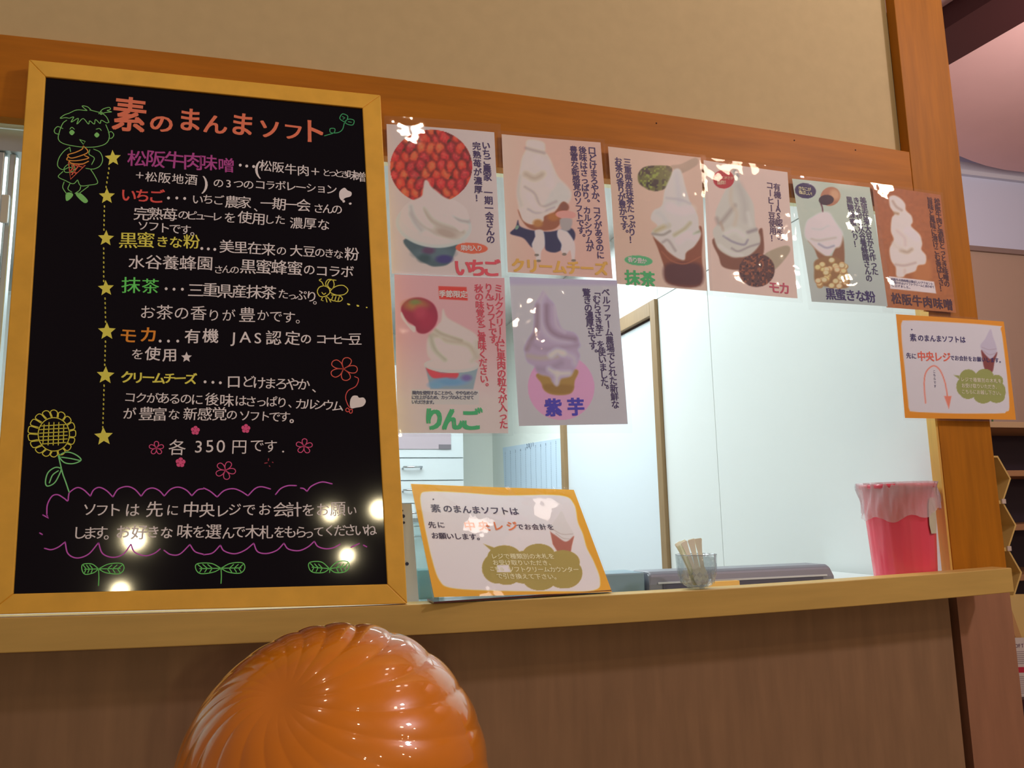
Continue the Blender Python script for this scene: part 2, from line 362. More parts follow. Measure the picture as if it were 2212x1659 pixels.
BS.P0 = BS.P0-BS.n*.004    # drawings lie on the recessed panel
W = (212, 188, 196)
CW, CY, CG, CR_, CP_, CO, CK = ink((232, 212, 220)), ink((222, 205, 70)), ink((85, 175, 80)), ink((226, 62, 60)), ink((150, 50, 118)), ink((205, 110, 30)), ink((215, 60, 110))
def chalk_text(m, runs, name='chalk_lettering', lab=None, jit=.035):
    mb = MB()
    for r in runs:
        s, x0, y0, x1, y1, sz = r[:6]; o = r[6] if len(r) > 6 else .008; sy = r[7] if len(r) > 7 else 1
        text_line(mb, BS, s, x0, y0, x1, y1, sz, o, .0005, jit=jit, sy=sy)
    o = mb.obj(name, m, bd)
    if lab: o['label'] = lab
    return o
# title
mb = MB()
for ch, x, y, s, sy in [('素', 280, 248, 66, 1.25), ('の', 349, 267, 50, .9), ('ま', 410, 259, 50, 1.15), ('ん', 465, 269, 50, .95), ('ま', 523, 269, 52, 1.1), ('ソ', 582, 279, 48, 1), ('フ', 633, 285, 44, .95), ('ト', 676, 284, 56, 1.05)]:
    put(mb, BS, ch, x, y, s*1.05, .022, .0005, random.uniform(-.05, .03), 1, sy)
mb.obj('chalk_title', ink((238, 92, 70)), bd)['label'] = 'large coral red handwritten title'
chalk_text(CP_, [('松阪牛肉', 296, 342, 417, 350, 41, .012), ('味噌', 450, 352, 489, 357, 37, .012)], lab='purple handwriting beside the topmost star')
chalk_text(CW, [('(', 557, 361, 557, 361, 42), ('松阪牛肉', 574, 359, 655, 369, 28), ('＋', 681, 371, 681, 371, 22, .02), ('とっとき', 705, 373, 745, 377, 20), ('味噌', 761, 379, 779, 382, 24)])
chalk_text(CW, [('＋', 302, 379, 302, 379, 20, .02), ('松阪地酒', 327, 382, 413, 388, 26), (')', 443, 393, 443, 393, 44), ('の3つの', 472, 396, 537, 399, 24), ('コラボレーション', 562, 399, 716, 409, 24)])
chalk_text(CR_, [('いちご', 278, 422, 338, 425, 33, .018)], lab='red handwriting beside the second star')
chalk_text(CW, [('いちご', 427, 431, 472, 432, 25), ('農家', 501, 436, 528, 437, 30), ('、', 560, 448, 560, 448, 24), ('一期一会', 577, 439, 656, 444, 30), ('さんの', 688, 450, 728, 452, 24)])
chalk_text(CW, [('完熟苺', 306, 461, 367, 463, 32), ('のピューレ', 396, 464, 469, 469, 23), ('を', 497, 471, 497, 471, 26), ('使用', 529, 471, 559, 474, 31), ('した', 582, 475, 605, 475, 24), ('濃厚な', 640, 482, 699, 486, 29)])
chalk_text(CW, [('ソフトです。', 309, 488, 424, 499, 25)])
chalk_text(CY, [('黒蜜', 277, 519, 315, 520, 40, .01), ('きな', 351, 522, 380, 523, 29, .012), ('粉', 414, 523, 414, 523, 36, .01)], lab='yellow handwriting beside the third star')
chalk_text(CW, [('美里在来', 490, 533, 580, 538, 31), ('の', 608, 542, 608, 542, 24), ('大豆', 640, 542, 668, 543, 29), ('のきな', 691, 546, 731, 549, 23), ('粉', 760, 549, 760, 549, 32)])
chalk_text(CW, [('水谷養蜂園', 295, 566, 443, 570, 35), ('さんの', 472, 582, 507, 583, 20), ('黒蜜蜂蜜', 536, 576, 637, 579, 34), ('の', 668, 583, 668, 583, 26), ('コラボ', 695, 586, 750, 587, 29)])
chalk_text(CG, [('抹茶', 283, 617, 325, 618, 38, .01)], lab='green handwriting beside the fourth star')
chalk_text(CW, [('三重県産抹茶', 423, 626, 580, 633, 33), ('た', 612, 636, 612, 636, 24), ('っ', 631, 640, 631, 640, 20), ('ぷり', 650, 637, 673, 641, 27), ('。', 688, 648, 688, 648, 24)])
chalk_text(CW, [('お茶の香', 319, 674, 429, 677, 34, .004), ('りが', 462, 682, 494, 681, 30, .004), ('豊', 534, 680, 534, 680, 38, .004), ('かです。', 568, 682, 652, 688, 28, .004)])
chalk_text(CO, [('モカ', 277, 724, 321, 724, 36, .018)], lab='orange handwriting beside the fifth star')
chalk_text(CW, [('有機', 416, 726, 455, 726, 35, .012), ('JAS', 503, 728, 557, 729, 34, .008), ('認定', 591, 730, 632, 730, 34, .01), ('の', 661, 733, 661, 733, 26, .012), ('コーヒー', 694, 732, 747, 734, 25, .012), ('豆', 767, 733, 767, 733, 30, .01)])
chalk_text(CW, [('を', 297, 766, 297, 766, 27), ('使用', 330, 765, 367, 767, 33, .012)])
chalk_text(CY, [('クリームチーズ', 275, 815, 412, 819, 27, .026)], lab='yellow handwriting beside the sixth star')
chalk_text(CW, [('口', 505, 825, 505, 825, 30, .012), ('どけまろやか', 536, 825, 656, 831, 29), ('、', 686, 836, 686, 836, 26)])
chalk_text(CW, [('コクがあるのに', 281, 859, 426, 863, 26), ('後味', 458, 862, 490, 865, 31), ('はさっぱり', 520, 866, 609, 869, 26), ('、', 634, 872, 634, 872, 24), ('カルシウム', 650, 873, 729, 877, 26)])
chalk_text(CW, [('が', 280, 893, 280, 893, 27), ('豊富', 316, 894, 345, 894, 31), ('な', 376, 896, 376, 896, 25), ('新感覚', 411, 895, 474, 895, 31), ('の', 501, 897, 501, 897, 26), ('ソフトです', 529, 898, 615, 901, 25), ('。', 638, 902, 638, 902, 26, .02)])
chalk_text(CW, [('各', 383, 966, 383, 966, 38, -.004), ('350', 429, 963, 477, 963, 37, -.004), ('円', 517, 966, 517, 966, 33, -.002), ('です', 555, 963, 585, 964, 30, -.002), ('.', 612, 966, 612, 966, 32, .01)])
chalk_text(CW, [('ソフト', 194, 1101, 247, 1102, 30), ('は', 286, 1101, 286, 1101, 31), ('先', 334, 1101, 334, 1101, 35), ('に', 373, 1103, 373, 1103, 28), ('中央', 413, 1100, 447, 1101, 34), ('レジ', 480, 1103, 507, 1101, 30), ('でお', 538, 1101, 572, 1101, 30), ('会計', 606, 1101, 635, 1101, 33), ('をお', 666, 1101, 697, 1101, 29), ('願', 730, 1099, 730, 1099, 33), ('い', 760, 1103, 760, 1103, 24)])
chalk_text(CW, [('します。', 172, 1151, 240, 1151, 30), ('お', 266, 1148, 266, 1148, 30, .014), ('好', 301, 1149, 301, 1149, 33, .014), ('きな', 331, 1149, 360, 1150, 27, .014), ('味', 399, 1149, 399, 1149, 34), ('を', 430, 1149, 430, 1149, 28), ('選', 461, 1148, 461, 1148, 35), ('んで', 493, 1151, 516, 1149, 28), ('木札', 545, 1149, 575, 1149, 32), ('をもら', 604, 1149, 650, 1149, 28), ('って', 667, 1152, 689, 1149, 24), ('くださいね', 712, 1146, 800, 1145, 27)])
mb = MB()
for x, y in [(519, 357), (533, 359), (548, 360), (364, 428), (382, 428), (399, 429), (436, 537), (450, 538), (464, 539), (359, 624), (376, 625), (394, 625), (346, 737), (364, 737), (384, 737), (443, 825), (460, 826), (476, 827)]: dot(mb, BS, x, y, 3.2)
mb.obj('chalk_dots', CW, bd, kind='stuff')
# stars
for i, (x, y, r) in enumerate([(244, 342, 18), (231, 424, 18), (229, 515, 18), (229, 623, 18), (231, 716, 20), (228, 811, 20), (224, 943, 21)]):
    mb = MB(); blob(mb, BS, star(x, y, r, .05*(i % 3-1))); mb.obj('chalk_star', CY, bd)
mb = MB(); blob(mb, BS, star(403, 772, 12)); mb.obj('chalk_star', CW, bd)['label'] = 'small white star after the fifth flavour'
mb = MB()
SP = [(244, 342), (231, 424), (229, 515), (229, 623), (231, 716), (228, 811), (224, 943)]
for (x0, y0), (x1, y1) in zip(SP, SP[1:]):
    n = int((y1-y0-36)/10)
    for k in range(n+1):
        t = (22+k*10)/(y1-y0); x = x0+(x1-x0)*t-(5 if y0 < 600 else 2.5); y = y0+(y1-y0)*t
        stroke(mb, BS, [(x, y-1.2), (x+.3, y+1.6)], 2.6, smooth=False)
mb.obj('chalk_dotted_line', CY, bd, kind='stuff')
def K(ox, oy, s, pts): return [(ox+x/s, oy+y/s) for x, y in pts]
A = lambda p: K(0, 120, 3.607, p)
B_ = lambda p: K(400, 180, 3.607, p)
C_ = lambda p: K(0, 560, 3.607, p)
D_ = lambda p: K(400, 600, 3.607, p)
E_ = lambda p: K(0, 960, 3.607, p)
F_ = lambda p: K(440, 960, 3.607, p)
def draw(name, m, conv, lines, w=2.2, parent=None, lab=None, blobs=()):
    mb = MB()
    for ln in lines:
        closed = ln[0] == 'c'; sm = ln[0] != 's'; pts = ln[1:] if isinstance(ln[0], str) else ln
        stroke(mb, BS, conv(pts), w, smooth=sm, closed=closed)
    for b in blobs: blob(mb, BS, conv(b), smooth=True)
    o = mb.obj(name, m, parent or bd)
    if lab: o['label'] = lab
    return o
CG2 = ink((110, 160, 90))
boy = [
 [(520, 505), (490, 530), (465, 590), (455, 650), (490, 685), (570, 705), (660, 715), (750, 712), (820, 690), (850, 650), (848, 600), (825, 540)],
 [(490, 570), (450, 555), (425, 580), (430, 605), (462, 615)], [(845, 600), (870, 595), (887, 620), (870, 645), (848, 645)],
 [(540, 490), (510, 485), (470, 490), (500, 465), (540, 450), (600, 425), (680, 430)],
 [(540, 490), (575, 480), (555, 520), (610, 490), (600, 535), (640, 495), (660, 500), (690, 535), (700, 510), (735, 535), (745, 500), (780, 530), (790, 505), (830, 525), (850, 520)],
 [(850, 522), (830, 480), (790, 450), (700, 425)], [(680, 430), (640, 395), (680, 400), (710, 425)],
 [(770, 455), (800, 420), (850, 405), (860, 420), (835, 430), (870, 440), (825, 445), (790, 455)], ['c', (780, 450), (790, 440), (800, 452), (788, 460)],
 ['s', (620, 655), (665, 670), (650, 693), (620, 655)],
 [(545, 715), (500, 745), (460, 800), (450, 860), (490, 890), (540, 870)], [(730, 730), (780, 755), (800, 810), (780, 860), (730, 885), (670, 880)],
 [(545, 720), (550, 750)], [(700, 735), (695, 770), (735, 800), (715, 850)],
 [(490, 905), (455, 945), (510, 975), (570, 1000), (605, 970)], [(605, 970), (630, 1015), (700, 1010), (760, 995), (740, 940), (705, 885)],
 [(500, 985), (490, 1030), (520, 1080)], [(545, 1000), (530, 1040), (560, 1065)], [(690, 1020), (650, 1050), (610, 1080)], [(630, 1020), (620, 1050), (585, 1075)],
 [(545, 575), (560, 560), (580, 575)], [(750, 575), (775, 570), (790, 585)],
 ['c', (530, 850), (500, 880), (510, 910), (560, 905), (585, 880), (560, 850)], [(540, 870), (570, 880)]]
bo = draw('chalk_child_drawing', CG2, A, boy, 1.6, lab='green line drawing of a child eating a cone', blobs=[[(540, 600), (560, 580), (582, 600), (560, 622)], [(735, 620), (755, 600), (775, 620), (755, 640)], [(515, 1075), (555, 1070), (570, 1090), (540, 1125), (515, 1130)], [(590, 1075), (630, 1075), (685, 1130), (660, 1150), (610, 1110)]])
draw('chalk_cone_drawing', ink((214, 120, 50)), A, [[(650, 705), (640, 730), (590, 755), (530, 775), (560, 800), (660, 770), (685, 745), (650, 705)], [(530, 790), (525, 815), (600, 820), (690, 800), (660, 780)], [(530, 815), (560, 840), (640, 845), (690, 825)]], 2.2, parent=bo)
draw('chalk_cone_drawing', ink((205, 80, 60)), A, [['s', (535, 835), (550, 965), (665, 855), (535, 845)], ['s', (560, 850), (640, 870)], ['s', (545, 910), (600, 915)], ['s', (620, 850), (560, 930)], ['s', (590, 850), (550, 900)], ['s', (560, 860), (590, 920)]], 2.2, parent=bo)
draw('chalk_sprout_drawing', ink((50, 130, 85)), B_, [[(1085, 410), (1120, 400), (1160, 385), (1165, 355), (1130, 355), (1135, 385), (1190, 385), (1225, 360), (1240, 310)], ['c', (1240, 300), (1205, 275), (1225, 240), (1265, 255), (1260, 285)], ['c', (1245, 300), (1275, 280), (1315, 290), (1305, 325), (1265, 320)], ['s', (1225, 260), (1245, 270), (1230, 280)], ['s', (1270, 300), (1295, 305)]], 1.8)
draw('chalk_heart_drawing', CW, B_, [], 1, blobs=[[(1200, 880), (1205, 840), (1240, 815), (1265, 835), (1295, 850), (1290, 880), (1245, 895), (1225, 915), (1210, 905)], [(1225, 915), (1240, 910), (1245, 925), (1230, 930)], [(1275, 935), (1290, 930), (1297, 940), (1283, 947)]])
draw('chalk_bee_drawing', CY, D_, [['c', (1030, 110), (1045, 75), (1085, 65), (1120, 85), (1125, 120), (1090, 145), (1050, 145)], [(1080, 65), (1065, 35), (1045, 20), (1060, 10)], [(1100, 70), (1095, 40), (1115, 15), (1150, 20), (1160, 60), (1140, 90), (1110, 60), (1130, 20), (1175, 20)], ['c', (1130, 110), (1170, 70), (1230, 60), (1268, 95), (1240, 130), (1180, 135)], [(1100, 145), (1140, 175), (1200, 185), (1225, 165), (1200, 140), (1140, 135)], ['s', (1150, 145), (1140, 175)], ['s', (1175, 145), (1165, 182)], ['s', (1200, 150), (1190, 182)], ['s', (1070, 150), (1060, 175), (1075, 180)], ['s', (1095, 155), (1105, 190)], ['s', (1120, 165), (1135, 190)], [(1065, 115), (1080, 130), (1095, 120)]], 1.9, blobs=[[(1262, 200), (1280, 203), (1285, 213), (1268, 213)], [(1335, 212), (1352, 214), (1355, 224), (1340, 225)], [(1408, 228), (1418, 228), (1420, 236), (1410, 236)]])
def petals(cx, cy, r, n, rot, w, squash=1):
    out = []
    for i in range(n):
        a = rot+2*math.pi*i/n; ca, sa = math.cos(a), math.sin(a)
        out.append([(cx, cy)]+[(cx+r*(u*ca-v*sa), cy+squash*r*(u*sa+v*ca)) for u, v in [(.45, -w), (.85, -w), (1, 0), (.85, w), (.45, w)]]+[(cx, cy)])
    return out
draw('chalk_flower_drawing', ink((226, 70, 60)), lambda p: p, petals(742, 797, 30, 5, -1.2, .28, .85), 1.8, lab='coral outline of a five petalled flower')
draw('chalk_balloon_string', ink((196, 60, 60)), D_, [[(1320, 770), (1350, 790), (1330, 845), (1270, 880), (1250, 930), (1265, 985), (1285, 1015)], ['c', (1250, 1030), (1265, 1015), (1280, 1035), (1262, 1045)], ['c', (1280, 1035), (1300, 1025), (1300, 1050), (1285, 1055)]], 1.7)
draw('chalk_heart_drawing', ink((200, 180, 176)), D_, [], 1, blobs=[[(1290, 1015), (1285, 960), (1305, 922), (1340, 920), (1355, 935), (1390, 935), (1407, 965), (1385, 1000), (1335, 1012)]])
for cx, cy, r, rot in [(338, 968, 16, -1.57), (487, 1016, 22, 1.4), (657, 964, 18, -1.5)]: draw('chalk_flower_drawing', CK, lambda p: p, petals(cx, cy, r, 5, rot, .26, .9), 1.7)
for cx, cy, r in [(422, 930, 10), (531, 926, 10), (390, 999, 11)]:
    mb = MB()
    for i in range(5): dot(mb, BS, cx+r*.55*math.cos(i*1.257-1.5), cy+r*.55*math.sin(i*1.257-1.5), r*.45)
    dot(mb, BS, cx, cy, r*.35, .0006); mb.obj('chalk_blossom', CK, bd)
draw('chalk_blossom', ink((150, 40, 60)), D_, [['s', (650, 1410), (648, 1425)], ['s', (680, 1437), (684, 1440)], ['s', (620, 1445), (640, 1442)], ['s', (655, 1465), (660, 1470)]], 2)
# sunflower
sf = [['c']+[(420+122*math.cos(a), 1365+130*math.sin(a)) for a in np.arange(14)*2*math.pi/14]]
for k in range(17):
    a = 2*math.pi*k/17; c1, s1 = math.cos(a-.15), math.sin(a-.15); c2, s2 = math.cos(a+.15), math.sin(a+.15)
    sf.append([(415+125*c1, 1362+133*s1), (405+165*c1*1.08, 1358+170*s1), (405+186*math.cos(a), 1358+184*math.sin(a)), (405+165*c2*1.08, 1358+170*s2), (415+125*c2, 1362+133*s2)])
for k in range(5): sf.append(['s', (345+k*38, 1280-(8 if 0 < k < 4 else -8)), (335+k*40, 1440+(8 if 0 < k < 4 else -8))])
for k in range(6): sf.append(['s', (310+(12 if k in (0, 5) else 0), 1300+k*28), (525-(12 if k in (0, 5) else 0), 1288+k*28)])
sun = draw('chalk_sunflower_drawing', ink((205, 178, 60)), C_, sf, 1.8)
draw('chalk_stem', ink((110, 190, 110)), E_, [[(455, 85), (470, 150), (490, 230), (515, 300), (540, 375)], ['c', (465, 90), (520, 60), (590, 80), (632, 122), (570, 150), (500, 140)], [(480, 100), (550, 110), (620, 125)], ['c', (475, 190), (430, 180), (375, 220), (355, 290), (370, 325), (425, 300), (465, 230)], [(455, 205), (410, 240), (385, 300)]], 2.4, parent=sun, lab='green stem with two leaves')
# purple cloud lines
PU = ink((172, 66, 160))
draw('chalk_wavy_line', PU, E_, [['s', (335, 550), (380, 575), (365, 545)], [(365, 550), (370, 470), (405, 405), (450, 392), (500, 420), (528, 440), (535, 400), (545, 372), (600, 337), (650, 352), (705, 403)], [(705, 403), (730, 355), (775, 335), (830, 360), (880, 410)], [(880, 410), (920, 350), (990, 328), (1050, 350), (1100, 404)], [(1100, 404), (1140, 355), (1190, 340), (1240, 360), (1280, 402)], [(1280, 402), (1330, 350), (1390, 333), (1450, 355), (1495, 400)], [(1495, 400), (1540, 355), (1587, 345)]], 2.6, lab='upper purple scalloped line')
draw('chalk_wavy_line', PU, F_, [[(0, 340), (50, 365), (105, 410)], [(105, 410), (160, 360), (230, 345), (290, 365), (345, 400)], [(345, 400), (400, 345), (450, 330), (520, 347)], [(560, 390), (600, 345), (655, 322), (722, 321)], [(755, 340), (780, 345), (805, 366)], [(805, 366), (840, 325), (920, 293), (1000, 307)]], 2.6)
draw('chalk_wavy_line', PU, E_, [[(348, 810), (400, 820), (455, 800), (508, 760)], [(508, 762), (530, 850), (600, 885), (690, 855), (768, 766)], [(768, 766), (800, 850), (880, 880), (960, 855), (1020, 778)], [(1020, 778), (1050, 840), (1130, 867), (1200, 850), (1248, 815)], [(1278, 825), (1330, 858), (1400, 855), (1480, 780)], [(1480, 780), (1520, 835), (1590, 858)], ['s', (310, 690), (330, 702)]], 2.6, lab='lower purple scalloped line')
draw('chalk_wavy_line', PU, F_, [[(0, 860), (70, 845), (130, 785)], [(130, 785), (160, 830), (240, 852), (320, 825), (390, 770)], [(390, 770), (420, 835), (490, 850), (570, 825), (625, 770)], [(625, 770), (660, 815), (740, 828), (810, 800), (862, 755)], [(862, 755), (890, 795), (950, 813), (1010, 805), (1062, 778)], ['s', (1148, 802), (1212, 772)], ['s', (1245, 785), (1270, 798)]], 2.6)
# sprouts
CGs = ink((96, 190, 90))
def sprout(conv, cx, cy, L, R, H=60, stem=95, tilt=0):
    ln = [[(cx, cy), (cx-L*.4, cy-38-tilt), (cx-L*.95, cy-35-tilt), (cx-L, cy+8-tilt), (cx-L*.8, cy+42-tilt), (cx-L*.3, cy+30), (cx, cy)],
          [(cx, cy), (cx+R*.4, cy-38-tilt), (cx+R*.9, cy-42-tilt), (cx+R, cy-tilt), (cx+R*.8, cy+38-tilt), (cx+R*.3, cy+30), (cx, cy)],
          ['s', (cx, cy), (cx-L*.85, cy+3-tilt)], ['s', (cx, cy), (cx+R*.85, cy-3-tilt)]]
    for t in (.35, .55, .75):
        for sgn, D in ((-1, L), (1, R)):
            ln += [['s', (cx+sgn*D*t, cy-tilt*t), (cx+sgn*D*(t+.18), cy-30-tilt*t)], ['s', (cx+sgn*D*t, cy-tilt*t), (cx+sgn*D*(t+.1), cy+30-tilt*t)]]
    if stem: ln.append([(cx, cy), (cx+3, cy+stem*.5), (cx, cy+stem)])
    draw('chalk_sprout', CGs, conv, ln, 1.9)
sprout(E_, 768, 970, 128, 198, stem=130); sprout(F_, 135, 965, 195, 185, stem=118); sprout(F_, 980, 968, 160, 152, stem=30, tilt=14)
# ---------------------------------------------------------------- posters
def hom(src, dst):
    Amat = []
    for (x, y), (u, v) in zip(src, dst):
        Amat += [[x, y, 1, 0, 0, 0, -u*x, -u*y, -u], [0, 0, 0, x, y, 1, -v*x, -v*y, -v]]
    return np.linalg.svd(np.array(Amat, float))[2][-1].reshape(3, 3)
class Paint:
    """a printed picture: colours on a fine grid of the sheet of paper, painted shape by shape"""
    def __init__(s, corners, conv, nx, ny, base):
        H = hom([(0, 0), (1, 0), (1, 1), (0, 1)], corners); u, v = np.meshgrid(np.linspace(0, 1, nx), np.linspace(0, 1, ny))
        d = H[2, 0]*u+H[2, 1]*v+H[2, 2]; s.px = (H[0, 0]*u+H[0, 1]*v+H[0, 2])/d; s.py = (H[1, 0]*u+H[1, 1]*v+H[1, 2])/d
        ox, oy, sc = conv; s.x = (s.px-ox)*sc; s.y = (s.py-oy)*sc; s.nx, s.ny = nx, ny; s.u, s.v = u, v
        s.c = np.zeros((ny, nx, 3))+np.array(base, float)
    def mix(s, m, col): m = np.clip(m, 0, 1)[..., None]; s.c = s.c*(1-m)+np.asarray(col, float)*m
    def poly(s, pts, col, soft=8, smooth=True):
        if smooth: pts = catmull(pts, 6, True)[:-1]
        pts = np.array(pts, float); x, y = s.x, s.y; ins = np.zeros(x.shape, bool); dm = np.full(x.shape, 1e9)
        for i in range(len(pts)):
            x0, y0 = pts[i]; x1, y1 = pts[(i+1) % len(pts)]
            if y0 != y1: ins ^= ((y0 > y) != (y1 > y)) & (x < (x1-x0)*(y-y0)/(y1-y0)+x0)
            l2 = (x1-x0)**2+(y1-y0)**2+1e-9; t = np.clip(((x-x0)*(x1-x0)+(y-y0)*(y1-y0))/l2, 0, 1)
            dm = np.minimum(dm, (x-x0-t*(x1-x0))**2+(y-y0-t*(y1-y0))**2)
        sd = np.sqrt(dm)*np.where(ins, 1, -1); m = np.clip(.5+sd/(2*soft), 0, 1)
        if col is not None: s.mix(m, col)
        return m
    def ell(s, cx, cy, rx, ry, col, rot=0, soft=.08):
        ca, sa = math.cos(rot), math.sin(rot); a = (s.x-cx)*ca+(s.y-cy)*sa; b = -(s.x-cx)*sa+(s.y-cy)*ca
        m = np.clip((1-np.sqrt((a/rx)**2+(b/ry)**2))/soft+.5, 0, 1)
        if col is not None: s.mix(m, col)
        return m
    def line(s, pts, w, col, soft=None, strength=1):
        pts = np.array(catmull(pts, 6) if len(pts) > 2 else pts, float); dm = np.full(s.x.shape, 1e9)
        for (x0, y0), (x1, y1) in zip(pts, pts[1:]):
            l2 = (x1-x0)**2+(y1-y0)**2+1e-9; t = np.clip(((s.x-x0)*(x1-x0)+(s.y-y0)*(y1-y0))/l2, 0, 1)
            dm = np.minimum(dm, (s.x-x0-t*(x1-x0))**2+(s.y-y0-t*(y1-y0))**2)
        soft = soft or w*.6; s.mix(np.clip((w/2+soft/2-np.sqrt(dm))/soft, 0, 1)*strength, col)
    def noise(s, scale, seed):
        r = np.random.default_rng(seed); n = r.random((64, 64)); X = s.x/scale % 63; Y = s.y/scale % 63
        i, j = X.astype(int), Y.astype(int); fx, fy = X-i, Y-j; fx = fx*fx*(3-2*fx); fy = fy*fy*(3-2*fy)
        g = lambda a, b: n[b % 64, a % 64]
        return (g(i, j)*(1-fx)+g(i+1, j)*fx)*(1-fy)+(g(i, j+1)*(1-fx)+g(i+1, j+1)*fx)*fy
def sheet_grid(name, sh, corners, nx, ny, m, parent, lift, colors=None, L=None):
    H = hom([(0, 0), (1, 0), (1, 1), (0, 1)], corners); u, v = np.meshgrid(np.linspace(0, 1, nx), np.linspace(0, 1, ny))
    d = H[2, 0]*u+H[2, 1]*v+H[2, 2]; px = ((H[0, 0]*u+H[0, 1]*v+H[0, 2])/d).ravel(); py = ((H[1, 0]*u+H[1, 1]*v+H[1, 2])/d).ravel()
    V = np.array([sh.p(a, b, lift) for a, b in zip(px, py)])
    idx = np.arange(nx*ny).reshape(ny, nx); F = np.stack([idx[1:, :-1], idx[1:, 1:], idx[:-1, 1:], idx[:-1, :-1]], -1).reshape(-1, 4)
    o = mesh_obj(name, V, F.tolist(), m, parent, smooth=True)
    if colors is not None:
        a = o.data.color_attributes.new('ink', 'FLOAT_COLOR', 'POINT'); c = np.ones((nx*ny, 4)); c[:, :3] = alb(colors.reshape(-1, 3), L); a.data.foreach_set('color', c.ravel())
    return o
PI_ = 0
def poster(label, paper, lam, conv, base, paint, texts, Y, bulge_a=.003, seed=0, name='flavour_poster', group='laminated soft serve flavour posters', sh=None, res=1.5, cat='poster'):
    r = np.random.default_rng(seed+11); ph = r.random(4)*6
    if sh is None:
        A0, A1, A3 = at(*paper[0], Y), at(*paper[1], Y), at(*paper[3], Y)
        P0 = (A0+A1)/2
        sh = Sheet(P0, A1-A0, A0-A3, None)
        sh.n = np.array([0, -1., 0])
    sh.bulge = lambda a, b: bulge_a*(math.sin(a*16+ph[0]+b*6)*.5+math.sin(b*13+ph[1])*.5+1)
    P0 = sh.p(*paper[0]); root = empty(name, tuple((sh.p(*paper[3])+sh.p(*paper[2]))/2), label, cat, group)
    wpx = math.dist(paper[0], paper[1]); hpx = math.dist(paper[0], paper[3])
    pt = Paint(paper, conv, int(wpx/res), int(hpx/res), base); paint(pt)
    sheet_grid('paper', sh, paper, pt.nx, pt.ny, print_mat(), root, .0004, pt.c, LF*.95)
    f = sheet_grid('laminate_film', sh, lam, 24, 32, M_lam, root, .0022)
    for lab, colr, runs in texts:
        mb = MB()
        for (s, x0, y0, x1, y1, sz, *rest) in runs:
            sz = sz*1.12
            o = rest[0] if rest else .02; vert = abs(y1-y0) > abs(x1-x0)*1.5 and len(s) > 1
            ox, oy, sc = conv
            if len(rest) > 1: sx, sy = rest[1], rest[2]
            else: sx = sy = 1
            text_line(mb, sh, s, ox+x0/sc, oy+y0/sc, ox+x1/sc, oy+y1/sc, sz/sc, o, .0009, vert=vert, sx=sx, sy=sy)
        o = mb.obj('lettering', ink(colr), root)
        if lab: o['label'] = lab
    return root, sh, conv
WP = (186, 162, 168)
CRM, CRS, CRD = (198, 184, 188), (176, 160, 164), (150, 130, 136)
NAVY = (52, 34, 84)
def p1(s):
    m = s.ell(497, 545, 396, 356, (176, 44, 38), soft=.012)
    c0 = s.c.copy(); r = np.random.default_rng(3)
    for i in range(9):
        for j in range(9):
            cx = 110+i*98+(j % 2)*45+r.uniform(-14, 14); cy = 190+j*88+r.uniform(-12, 12)
            cl = np.array([(200, 52, 40), (186, 40, 44), (210, 74, 48), (170, 34, 44)][r.integers(4)])
            s.ell(cx, cy, 66, 66, (92, 26, 28), soft=.5); s.ell(cx-4, cy-4, r.uniform(40, 52), r.uniform(54, 72), cl, rot=r.uniform(-.7, .7), soft=.6)
            s.ell(cx-10, cy-20, 20, 26, cl+np.array([10, 26, 18]), soft=1.4)
            if r.random() < .5: s.ell(cx+38, cy+30, 18, 26, (52, 46, 26), rot=r.uniform(-1, 1), soft=.8)
    n = s.noise(14, 4); s.c = s.c*(0.9+.2*n[..., None])
    s.c = np.where(m[..., None] > .5, s.c, c0)
    # cup and swirl
    s.poly([(250, 1240), (330, 1400), (470, 1495), (560, 1510), (670, 1480), (735, 1350), (760, 1300)], (66, 82, 96), 8)
    s.ell(520, 1385, 190, 60, (80, 96, 112), soft=.6); s.ell(620, 1440, 80, 40, (56, 50, 110), soft=.6); s.ell(470, 1355, 60, 35, (84, 56, 90), soft=.8); s.ell(430, 1430, 60, 40, (48, 70, 82), soft=.9)
    s.ell(520, 1110, 362, 218, (176, 178, 186), rot=.12, soft=.06); s.ell(520, 1100, 340, 196, (188, 184, 190), rot=.12, soft=.1)
    s.poly([(440, 675), (500, 740), (560, 790), (640, 850), (760, 900), (840, 1000), (855, 1110), (800, 1220), (660, 1250), (420, 1200), (250, 1100), (210, 980), (300, 880), (410, 820)], (200, 188, 190), 10)
    s.poly([(560, 860), (700, 880), (820, 960), (840, 1080), (760, 1090), (640, 1000)], (210, 198, 202), 20)
    for p, w, c in [([(420, 960), (520, 1080), (700, 1150), (800, 1180)], 60, (160, 138, 136)), ([(300, 1000), (420, 1120), (560, 1190)], 46, (172, 152, 156)), ([(380, 900), (440, 1060), (560, 1180), (660, 1230)], 34, (208, 196, 200)), ([(640, 1000), (760, 1060), (850, 1080)], 40, (148, 132, 140)), ([(300, 930), (330, 1060), (400, 1160)], 50, (164, 150, 160)), ([(450, 700), (440, 800), (500, 900), (650, 1000), (780, 1150)], 36, (214, 202, 206))]: s.line(p, w, c, w*.9, .8)
    s.ell(640, 1190, 130, 46, (162, 138, 136), rot=.3, soft=.9)
    s.ell(885, 1335, 155, 53, (205, 82, 62), rot=.05, soft=.05)
